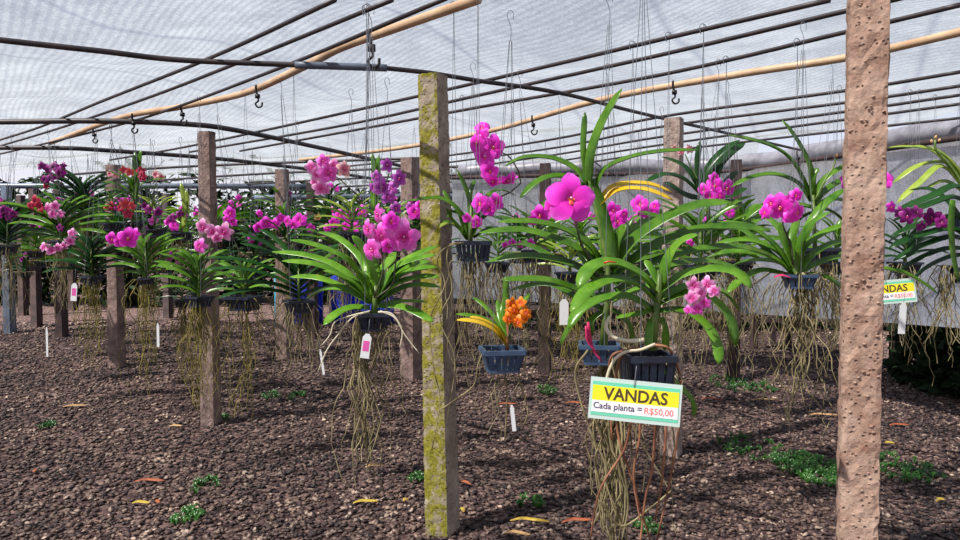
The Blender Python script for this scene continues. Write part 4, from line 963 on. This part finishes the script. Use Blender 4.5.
plant('vanda_orchid', 'slender orchid with pale pink buds and coral flowers left of the upright green leaf', 112, 223, 6.9, L=.2, w=.02, n=9, mat='leaf', rot=.2, flowers=[(110, 174, 8, 'BLUSH'), (116, 175, 8, 'BLUSH'), (111, 206, 9, 'RED'), (106, 208, 7, 'CORAL')], rootn=14, rootl=.4, seed=24, up=.3, stemh=.12, spk=[(112, 220), (113, 195), (113, 177)])
plant('vanda_orchid', 'slender orchid with a coral red flower head and an upright green leaf', 133, 222, 6.4, L=.26, w=.026, n=10, mat='leaf', rot=.4, flowers=[(124, 170, 9, 'CORAL'), (130, 172, 9, 'CORAL'), (141, 171, 10, 'RED'), (142, 177, 9, 'RED'), (126, 204, 12, 'CORAL'), (121, 208, 9, 'RED'), (132, 206, 9, 'CORAL'), (128, 214, 10, 'RED')], rootn=14, rootl=.5, seed=25, up=.45, stemh=.2, spk=[(133, 218), (134, 195), (136, 175)])
plant('vanda_orchid', 'slender orchid with a blush flower on top right of the upright green leaf', 155, 229, 6.7, L=.24, w=.022, n=10, mat='leaf_pale', rot=.6, flowers=[(156, 175, 10, 'BLUSH'), (161, 177, 8, 'BLUSH'), (148, 210, 10, 'DPUR'), (158, 212, 10, 'DPUR'), (144, 206, 8, 'DPUR')], rootn=14, rootl=.5, seed=26, up=.3, stemh=.1, spk=[(155, 225), (152, 200), (157, 180)])
plant('vanda_orchid', 'small orchid with magenta and purple flowers left of the left aisle post', 182, 232, 6.5, L=.2, w=.022, n=10, mat='leaf_bright', rot=.3, flowers=[(172, 218, 10, 'DPUR'), (174, 226, 11, 'MAG'), (180, 214, 9, 'DPUR'), (168, 222, 8, 'MAG')], rootn=18, rootl=.5, seed=27, up=.4)
plant('vanda_orchid', 'orchid low at left with two small magenta flowers near a sunlit gap', 182, 300, 7.5, L=.3, w=.026, n=14, mat='leaf_dark', rot=.3, flowers=[(170, 256, 9, 'MAG'), (176, 266, 9, 'MAG'), (168, 262, 7, 'MAG')], rootn=30, rootl=.9, rootmat='root_moss', seed=28)

for key, Yq, ls, mt in (('slender orchid with a coral', 6.4, [([(134, 205), (136, 180), (135, 152)], 6), ([(136, 205), (139, 172), (141, 150)], 5)], 'leaf'),
                        ('small orchid with magenta and purple', 6.4, [([(184, 228), (185, 205), (181, 183)], 5), ([(184, 222), (188, 205), (186, 190)], 4)], 'leaf_pale')):
    u_ = [x for x in COL.objects if x.get('label', '').startswith(key)][0]; mb = MB()
    for pts, w in ls: leaf_px(mb, pts, w, Yq, 0)
    mb.build('upright_leaf', M[mt], u_)
# fillers: plants of the far rows, copies of three prototypes
def proto(k):
    o = empty('hanging_orchid', (0, 0, 0)); r = random.Random(50+k)
    mb = MB(); fan(mb, (0, 0, 0), 18, .38, .04, 0, r=r, yr=1.4, up=.1, droop=1.1, nseg=6); mb.build('foliage', M[['leaf_dark', 'leaf', 'leaf_dark'][k]], o)
    mb = MB(); basket(mb, (0, 0, 0), .17, .09, 0, 4); mb.build('basket', M['basket'], o)
    mb = MB(); roots(mb, (0, 0, -.06), 30, .95, .0065, .15, r=r, seg=10, n_s=3); mb.build('root_tangle', M[['root', 'root_moss', 'root'][k]], o)
    return o
protos = [proto(k) for k in range(3)]
def copy_tree(o, loc, rz, s):
    c = o.copy(); COL.objects.link(c); c.location = loc; c.rotation_euler = (0, 0, rz); c.scale = (s, s, s)
    for ch in o.children:
        d = ch.copy(); COL.objects.link(d); d.parent = c
    return c
spots = []
rr = random.Random(21)
for Yr, n_, zlo, zhi in ((7.6, 9, 1.25, 1.6), (8.6, 11, 1.1, 1.75), (9.6, 13, 1.05, 1.85), (10.7, 14, 1.0, 1.9), (11.8, 14, 1.0, 1.95), (13.2, 14, 1.0, 1.95)):
    for i in range(n_):
        px = -15+ (455/n_)*(i+rr.uniform(.15, .85)); YY = Yr+rr.uniform(-.4, .4)
        spots.append(((px-480)/F*YY, YY, rr.uniform(zlo, zhi), 'left'))
for i in range(9):
    px = 520+i*28+rr.uniform(-8, 8); YY = rr.uniform(5.8, 7.6)
    spots.append(((px-480)/F*YY, YY, rr.uniform(1.2, 1.5), 'right'))
used = set()
GL = {'left': ('dark unflowered orchid hanging in the crowded far rows on the left', 'far orchids on the left'), 'right': ('green unflowered orchid hanging in the back row before the white side cloth', 'back row orchids before the side cloth')}
for i, (x, y, z, sd) in enumerate(spots):
    k = 1 if (sd == 'right' and i % 3) else i % 3; s = rr.uniform(.85, 1.2)
    if k not in used:
        o = protos[k]; used.add(k); o.location = (x, y, z); o.rotation_euler = (0, 0, rr.uniform(0, 6)); o.scale = (s, s, s)
    else: o = copy_tree(protos[k], (x, y, z), rr.uniform(0, 6), s)
    tag(o, GL[sd][0], 'orchid', GL[sd][1])
    mb = MB(); t = nearest_purlin(x, y, z=2.5, lim=.3)
    for q in (-.07, .07): mb.tube([Vector((q, 0, 0)), Vector(((t.x-x)/s, (t.y-y)/s, (t.z-z)/s))], .002/s, 3, cap=False)
    ob = mb.build('hanger_wires', M['wire']); ob.parent = o; ob.rotation_euler = (0, 0, -o.rotation_euler.z)
    nf = 0
    if rr.random() < .45:
        for q in range(rr.randint(2, 4)):
            kd = rr.choice(['MAG', 'DPUR', 'PINK', 'MAG']) if sd == 'left' else 'MAG'
            f = bpy.data.objects.new('flower', rr.choice(FM[kd])); COL.objects.link(f); f.parent = o
            a = rr.uniform(0, .5); f.location = (rr.uniform(-.1, .1), rr.uniform(-.1, .1), .2+rr.uniform(0, .16)); f.scale = (.05,)*3; f.rotation_euler = (rr.uniform(-.3, .4), 0, rr.uniform(-.6, .6)-o.rotation_euler.z)
    if any(ch.name.startswith('flower') for ch in o.children):
        if sd == 'left': tag(o, 'small orchid with a few flowers hanging in the crowded far rows on the left', 'orchid', 'far flowering orchids on the left')
        else: tag(o, 'small magenta flowered orchid in the back row before the white side cloth', 'orchid', 'back row flowering orchids before the side cloth')

# ================================================================ SIGNS & TAGS
def textmesh(s, size, mat, name, parent, M4, bold=.0):
    cu = bpy.data.curves.new(name, 'FONT'); cu.body = s; cu.size = size; cu.offset = bold; cu.extrude = .0004; cu.align_x = 'LEFT'; cu.resolution_u = 3
    t = bpy.data.objects.new(name, cu); COL.objects.link(t)
    bpy.context.view_layer.update()
    dg = bpy.context.evaluated_depsgraph_get(); me = bpy.data.meshes.new_from_object(t.evaluated_get(dg)); bpy.data.objects.remove(t)
    xs = [v.co.x for v in me.vertices]; ys = [v.co.y for v in me.vertices]
    me.transform(Matrix.Translation((-(min(xs)+max(xs))/2, -(min(ys)+max(ys))/2, 0)))
    w0 = max(xs)-min(xs); h0 = max(ys)-min(ys)
    me.materials.clear(); me.materials.append(mat)
    o = bpy.data.objects.new(name, me); COL.objects.link(o); o.parent = parent
    return o, w0, h0
def sign(corner, label, Y, W, H, roll, yaw):
    c = P(*corner, Y); e = empty('price_sign', c); tag(e, label, 'sign')
    e.rotation_euler = (Matrix.Rotation(yaw, 4, 'Z') @ Matrix.Rotation(D(-6), 4, 'X') @ Matrix.Rotation(roll, 4, 'Y')).to_euler()
    def plate(name, x0, x1, z0, z1, y, th, mat):
        mb = MB(); mb.box(Vector(((x0+x1)/2*W, y, (z0+z1)/2*H)), (x1-x0)*W, th, (z1-z0)*H)
        o = mb.build(name, mat); o.parent = e; return o
    plate('laminate', -.5, .5, -.5, .5, 0, .0016, M['laminate'])
    plate('green_border', -.475, .475, -.41, .40, -.0012, .0008, M['s_green'])
    plate('yellow_band', -.47, .47, -.05, .31, -.0018, .0008, M['s_yellow'])
    plate('white_band', -.47, .47, -.33, -.05, -.0018, .0008, M['s_white'])
    for s, x, z, hh, ww, mt, b in (('VANDAS', 0, .13, .30*H, .70*W, 's_text', .022), ('Cada planta =', -.185, -.195, .20*H, .53*W, 's_navy', .014), ('R$50,00', .265, -.205, .18*H, .315*W, 's_red', .012)):
        o, w0, h0 = textmesh(s, 1.0, M[mt], 'lettering', e, None, bold=b)
        o.rotation_euler = (PI/2, 0, 0); o.location = (x*W, -.0024, z*H); k = hh/h0; o.scale = (ww/w0, k, 1)
    mb = MB(); t = Vector((-.02*W, 0, .5*H))
    mb.tube(spline([t+Vector((0, -.003, -.02)), t+Vector((0, -.004, .01)), t+Vector((.002, .0, .045))], 6), .0012, 5)
    ob = mb.build('hanging_wire', M['wire']); ob.parent = e
    return e
sign((635, 401.5), 'yellow and white price sign reading VANDAS hanging under the large orchid in the foreground', 2.25, .274, .126, D(4.6), D(-6))
sign((888, 292), 'second VANDAS price sign partly hidden behind the big brown post', 4.0, .285, .128, D(-5.5), D(-6))

def ptag(px, py, Y, wp, hp, label, roll=0, pink=False, sl=.03):
    e = empty('plant_tag', P(px, py, Y)); tag(e, label, 'tag'); w, h = wp*Y/F, hp*Y/F
    e.rotation_euler = (0, roll, 0)
    mb = MB(); n_ = 5
    # rounded tag strip with a neck and a hole-sized notch
    pr = [(-.5, -.5), (.5, -.5), (.5, .36), (.3, .44), (.22, .5), (-.22, .5), (-.3, .44), (-.5, .36)]
    vs = [(x*w, -.0006, z*h) for x, z in pr]+[(x*w, .0006, z*h) for x, z in pr]; k = len(pr)
    mb.add(vs, [tuple(range(k)), tuple(range(2*k-1, k-1, -1))]+[(i, (i+1) % k+0, (i+1) % k+k, i+k) for i in range(k)])
    o = mb.build('tag_strip', M['tag'], smooth=False); o.parent = e
    if pink:
        mb = MB(); mb.box(Vector((0, -.0009, 0)), w*.7, .0006, h*.42); o = mb.build('printed_flower', M['tagpink'], smooth=False); o.parent = e
    mb = MB(); mb.tube([(0, 0, h*.48), (.002, 0, h*.48+sl), (0, 0, h*.48+sl*2)], .001, 4); o = mb.build('tag_string', M['wire']); o.parent = e
ptag(366, 346, 2.98, 9, 25, 'white tag printed in pink hanging under the pink spotted orchid', D(8), True)
ptag(513, 418, 2.9, 4, 27, 'narrow white tag hanging low beneath the orange orchid', D(-6))
ptag(902.5, 318, 3.9, 7, 32, 'long white tag hanging under the right price sign', D(3))
ptag(158, 335, 5.9, 2.6, 24, 'slim white tag hanging at left beneath the magenta orchid')
ptag(47, 342, 6.2, 2, 30, 'thin white tag hanging far left low over the gravel')
ptag(322, 362, 4.4, 2.4, 26, 'narrow white tag hanging left of the pink spotted orchid', D(-8))
ptag(564, 312, 4.2, 9, 26, 'broad white tag hanging behind the left leaves of the tall orchid')
ptag(74, 292, 6, 6, 18, 'white tag with pink print at far left beneath the dark green orchid', D(5), True, sl=.06)
# red insect / clip on the leaf
mb = MB(); c = P(609, 262.5, 2.18)
mb.tube([P(604, 263, 2.29), P(609, 261.5, 2.29), P(616, 262.5, 2.29)], .0035, 6, 0, .0022); o = mb.build('leaf_clip', plain('red clip', srgb(200, 40, 30), .4), origin=P(609, 262, 2.29)); tag(o, 'small red clip lying on the left arching leaf of the large orchid', 'clip')

# ================================================================ GROUND DETAILS
def fallen(px, py, ln, ang, mt, label, w=.02):
    c = PZ(px, py, .022); Yc = c.y; l = ln*Yc/F; a = D(ang); d = Vector((math.cos(a), math.sin(a), 0))
    mb = MB(); s = Vector((-d.y, d.x, 0))*l*.10
    w = w*1.05
    leaf(mb, [c-d*l/2, c-d*l*.2+s+Vector((0, 0, .006)), c+d*l*.2+s*.4+Vector((0, 0, .003)), c+d*l/2], w, n=10, fold=.12, ref=(0, -.5, 1), blunt=.55, base=.3)
    o = mb.build('fallen_leaf', M[mt], origin=c); tag(o, label, 'fallen leaf')
for a in [(150, 481, 30, 5, 'dry_orange', 'tan orange fallen leaf on the gravel lower left'), (141, 503, 18, 3, 'dry_yellow', 'bright yellow fallen leaf on the gravel lower left'), (157, 502, 9, -40, 'dry_orange', 'short orange fallen leaf beside the bright yellow one'),
          (34, 471, 9, -60, 'dry_orange', 'curled orange fallen leaf near the left edge'), (75, 406, 22, 20, 'dry_tan', 'faded brown fallen leaf in the dark gravel at left'), (366, 502, 26, 15, 'dry_yellow', 'yellow tan fallen leaf under the spotted orchid'),
          (375, 466, 20, 20, 'dry_tan', 'pale tan fallen leaf under the spotted orchid'), (406, 500, 8, 60, 'dry_yellow', 'small yellow leaf left of the foot of the mossy post'), (466, 483, 14, -40, 'dry_orange', 'orange curled leaf right of the foot of the mossy post'),
          (530, 521, 40, -4, 'dry_yellow', 'long yellow fallen leaf at the bottom centre'), (578, 521, 34, 12, 'dry_orange', 'bright orange red fallen leaf left of the hanging roots'), (508, 404, 20, 5, 'dry_orange', 'orange fallen leaf beneath the orange orchid'),
          (518, 534, 26, -10, 'dry_tan', 'tan fallen leaf at the bottom edge near the mossy post'), (575, 403, 20, 3, 'dry_orange', 'orange fallen leaf on the gravel left of the price sign'), (712, 399, 22, -8, 'dry_orange', 'rust coloured fallen leaf right of the pinkish post'),
          (767, 400, 28, -5, 'dry_tan', 'straw coloured leaf on the dark gravel at right'), (824, 415, 30, 0, 'dry_tan', 'tan stick like leaf left of the big brown post'), (900, 425, 22, 5, 'dry_orange', 'orange leaf right of the big brown post'),
          (941, 500, 14, 30, 'dry_yellow', 'curled yellow leaf near the lower right edge'), (890, 443, 10, 0, 'dry_yellow', 'small yellow leaf by the big brown post'), (462, 510, 12, -70, 'dry_yellow', 'short yellow leaf close to the foot of the mossy post'), (176, 426, 12, 10, 'dry_tan', 'small tan leaf in the shade at left')]:
    fallen(*a)
def weed(px, py, rp, label, n=26, hh=.05):
    c = PZ(px, py, 0.0); e = rp*c.y/F; mb = MB(); r = random.Random(int(px)); bases = [c]
    for i in range(n):
        a = r.uniform(0, 2*PI); q = e*math.sqrt(r.random()); b0 = c+Vector((math.cos(a)*q, math.sin(a)*q*1.6, .002)); bases.append(b0)
        for j in range(5):
            a2 = r.uniform(0, 2*PI); l = r.uniform(.02, .05); d = Vector((math.cos(a2), math.sin(a2), 0))
            leaf(mb, [b0, b0+d*l*.5+Vector((0, 0, hh*r.uniform(.4, 1))), b0+d*l+Vector((0, 0, hh*r.uniform(.2, .7)))], r.uniform(.008, .018), n=4, solid=False, blunt=.4, base=.3)
    mb.tube(bases, .0015, 3, cap=False)
    o = mb.build('weed_patch', M['weed'], origin=c); tag(o, label, 'weeds')
weed(812, 471, 34, 'largest low green weed patch left of the big brown post', 120)
weed(752, 450, 30, 'sparse green weeds in the shade at right centre', 30)
weed(898, 470, 34, 'thin green weeds right of the big brown post', 46)
weed(740, 386, 30, 'green weeds in the strip near the side cloth', 50)
weed(218, 421, 8, 'little green weed at the foot of the left aisle post', 14)
weed(187, 520, 12, 'small green weed in the lower left gravel', 16)
weed(202, 489, 14, 'faint green weeds in the gravel left of centre', 12)
weed(418, 481, 8, 'small green weed left of the mossy post foot', 12)
weed(268, 398, 10, 'small green weeds under the lanky rooted orchid', 12)
weed(545, 392, 12, 'green weed on the gravel below the orange orchid', 16)
weed(645, 530, 12, 'green weed beneath the hanging brown roots', 10)
weed(298, 398, 10, 'green weed tuft in the aisle left of centre', 10)
weed(530, 505, 14, 'faint weeds near the long yellow leaf', 10)
weed(48, 428, 8, 'tiny green weed in the dark left gravel', 8)

# ================================================================ BACKGROUND
def drum(x, y, label, r=.29, h=.88):
    e = empty('plastic_drum', (x, y, 0)); tag(e, label, 'drum'); prof = [(0, .9), (.02, .98), (.25, 1), (.27, 1.04), (.30, 1.04), (.32, 1), (.6, 1), (.62, 1.04), (.65, 1.04), (.67, 1), (.95, .98), (1, .9)]
    mb = MB(); n_ = 24; vs = [(math.cos(2*PI*k/n_)*r*q+x, math.sin(2*PI*k/n_)*r*q+y, z*h) for z, q in prof for k in range(n_)]
    fs = [(i*n_+k, i*n_+(k+1) % n_, (i+1)*n_+(k+1) % n_, (i+1)*n_+k) for i in range(len(prof)-1) for k in range(n_)]+[tuple(range((len(prof)-1)*n_, len(prof)*n_))]
    mb.add(vs, fs); mb.build('body', M['blue'], e)
    mb = MB(); mb.tube([(x+.12, y, h-.01), (x+.12, y, h+.03)], .035, 10); mb.build('cap', M['basket'], e)
drum(-3.15, 13.6, 'blue plastic drum farthest left of the three at the back')
drum(-2.48, 13.9, 'middle blue plastic drum at the back of the shade house')
drum(-1.85, 13.5, 'blue plastic drum nearest the mossy post at the back')
mb = MB(); x = (278-480)/F*13; mb.tube([(x, 13, 0), (x, 13, 1.0)], .07, 14); o = mb.build('upright_pipe', M['turq'], origin=(x, 13, 0)); tag(o, 'short turquoise upright pipe left of the blue drums', 'pipe')

# timber benches behind/below the side cloth
def bench(x, y, L_, rz, label, h=.55):
    e = empty('timber_bench', (x, y, 0)); tag(e, label, 'bench')
    c, s = math.cos(rz), math.sin(rz)
    def W(u, v, z): return Vector((x+u*c-v*s, y+u*s+v*c, z))
    mb = MB()
    for k in range(5): mb.box(W(0, -.3+.15*k, h), L_, .11, .03, rz)
    mb.build('bench_top', M['wood'], e)
    for u in (-.46, .46):
        for v in (-.28, .28):
            mb = MB(); mb.box(W(u*L_, v, (h-.015)/2), .08, .08, h-.015, rz); mb.build('leg', M['wood'], e)
    mb = MB(); mb.box(W(0, -.28, h-.06), L_*.92, .04, .09, rz); mb.build('apron', M['wood'], e)
bench(4.35, 9.6, 2.0, D(107), 'timber bench beyond the side cloth corner')
bench(.9, 10.6, 2.6, D(-10), 'low dark timber bench behind the middle of the side cloth')
mb = MB(); c = PZ(773, 345, 0); mb.box(c+Vector((0, 0, .28)), .06, .05, .56); mb.box(c+Vector((0, -.03, .36)), .3, .03, .06); o = mb.build('wooden_cross_stake', M['wood'], origin=c); tag(o, 'brown wooden stake with a crosspiece beneath the side cloth', 'stake')

# trees outside
def tree(x, y, h, r_, label, seed, mat='leaf_far', low=.2, n_=1500, lf=.2):
    r = random.Random(seed); e = empty('tree', (x, y, 0)); tag(e, label, 'tree', 'trees beyond the shade house')
    mb = MB(); tr = [Vector((x, y, 0)), Vector((x+r.uniform(-.2, .2), y, h*.3)), Vector((x+r.uniform(-.3, .3), y, h*.6)), Vector((x, y, h*.85))]
    mb.tube(spline(tr, 10), .16, 8, 0, .05)
    for k in range(7):
        a = r.uniform(0, 2*PI); z = h*r.uniform(.3, .75); mb.tube([(x, y, z), (x+math.cos(a)*r_*.4, y+math.sin(a)*r_*.4, z+.3*h*.3), (x+math.cos(a)*r_*.8, y+math.sin(a)*r_*.8, z+h*.15)], .05, 5, 0, .015)
    mb.build('trunk', M['bark'], e)
    mb = MB(); cl = [(r.uniform(-.8, .8)*r_, r.uniform(-.8, .8)*r_, h*r.uniform(low, 1)) for _ in range(26)]
    for i in range(n_):
        cx, cy, cz = r.choice(cl); q = Vector((x+cx+r.gauss(0, .3), y+cy+r.gauss(0, .3), max(.1, cz+r.gauss(0, .3))))
        a = Vector((r.gauss(0, 1), r.gauss(0, 1), r.gauss(0, .5))).normalized(); b = a.orthogonal().normalized()
        l = lf*r.uniform(.6, 1.3); w = l*.45
        mb.add([q-a*l/2, q-b*w/2+Vector((0, 0, .02)), q+a*l/2, q+b*w/2+Vector((0, 0, .02))], [(0, 1, 2, 3)])
    mb.build('crown', M[mat], e)
TL = ['dark leafy tree seen through the far rows at the left edge', 'dark tree beyond the far rows behind the deep purple spray', 'tree beyond the far rows behind the coral flower head', 'tree beyond the far end behind the left aisle post', 'tree beyond the far end behind the blue drums', 'tree beyond the far end behind the mossy post', 'broad tree behind the middle of the side cloth', 'tree beyond the right side cloth', 'tree beyond the benches at the right']
for i, (x, y, h, r_) in enumerate([(-13.4, 17.4, 2.8, 1.3), (-10.6, 17.6, 2.75, 1.3), (-8.0, 17.4, 2.8, 1.25), (-5.6, 18, 2.8, 1.25), (-3.1, 17.8, 2.75, 1.3), (-.4, 17.5, 2.8, 1.3), (2.6, 17, 2.75, 1.3), (6.3, 16.5, 2.75, 1.3), (9.6, 16.5, 2.75, 1.3)]):
    tree(x, y, h, r_, TL[i], 100+i, low=.05, n_=1900, lf=.24)
# clipped hedge beyond the benches
def hedge(x0, x1, y, h, label, seed, dens=900, dy=.25, lf=1):
    r = random.Random(seed); mb = MB()
    for i in range(int((x1-x0)*dens)):
        q = Vector((r.uniform(x0, x1), y+r.gauss(0, dy), h*r.random()**.8))
        a = Vector((r.gauss(0, 1), r.gauss(0, 1), r.gauss(0, .6))).normalized(); b = a.orthogonal().normalized(); l = r.uniform(.08, .16)*lf
        mb.add([q-a*l/2, q-b*l*.25, q+a*l/2, q+b*l*.25], [(0, 1, 2, 3)])
    o = mb.build('hedge', M['leaf_far'], origin=((x0+x1)/2, y, 0)); tag(o, label, 'hedge')
hedge(.4, 13, 12.7, 1.3, 'dark clipped hedge beyond the benches under the side cloth', 3)
hedge(4.45, 6.8, 7.5, 1.0, 'added dark leaf mass standing in for shade beyond the side cloth, far right', 9, 3600, .4, 1.4)  # made-up leaf mass, added to darken the view below the side cloth
hedge(-15, 0, 20.6, 2.0, 'dark hedge far beyond the left rows', 4)

# ================================================================ LIGHT, CAMERA
w = bpy.data.worlds.new('World'); sc.world = w; w.use_nodes = True; nt = w.node_tree
bg = nt.nodes['Background']; tc = nt.nodes.new('ShaderNodeTexCoord'); sx = nt.nodes.new('ShaderNodeSeparateXYZ'); nt.links.new(tc.outputs['Generated'], sx.inputs[0])
rp = ramp(nt, [(.0, (1.0, .95, .97)), (.12, (.75, .8, .95)), (.4, (.2, .27, .48)), (1, (.09, .13, .28))], sx.outputs['Z']); nt.links.new(rp.outputs[0], bg.inputs[0]); bg.inputs[1].default_value = 1.0
s = bpy.data.lights.new('Sun', 'SUN'); s.energy = 13.5; s.angle = D(.8); s.color = (1, .95, .88)
so = bpy.data.objects.new('Sun', s); COL.objects.link(so)
so.rotation_euler = Vector((-.66, -.42, 1.0)).to_track_quat('Z', 'Y').to_euler(); so.location = (-6, -4, 10)
cam = bpy.data.cameras.new('Camera'); cam.sensor_width = 36; cam.lens = F/960*36; cam.clip_start = .05; cam.clip_end = 200
co = bpy.data.objects.new('Camera', cam); COL.objects.link(co); co.location = (0, 0, CAMZ); co.rotation_euler = (PI/2-TH, 0, 0); sc.camera = co
sc.view_settings.view_transform = 'Standard'; sc.view_settings.look = 'None'; sc.view_settings.exposure = 0; sc.view_settings.gamma = 1; sc.view_settings.use_curve_mapping = False
sc.cycles.use_denoising = True
sc.cycles.transparent_max_bounces = 16; sc.cycles.max_bounces = 8
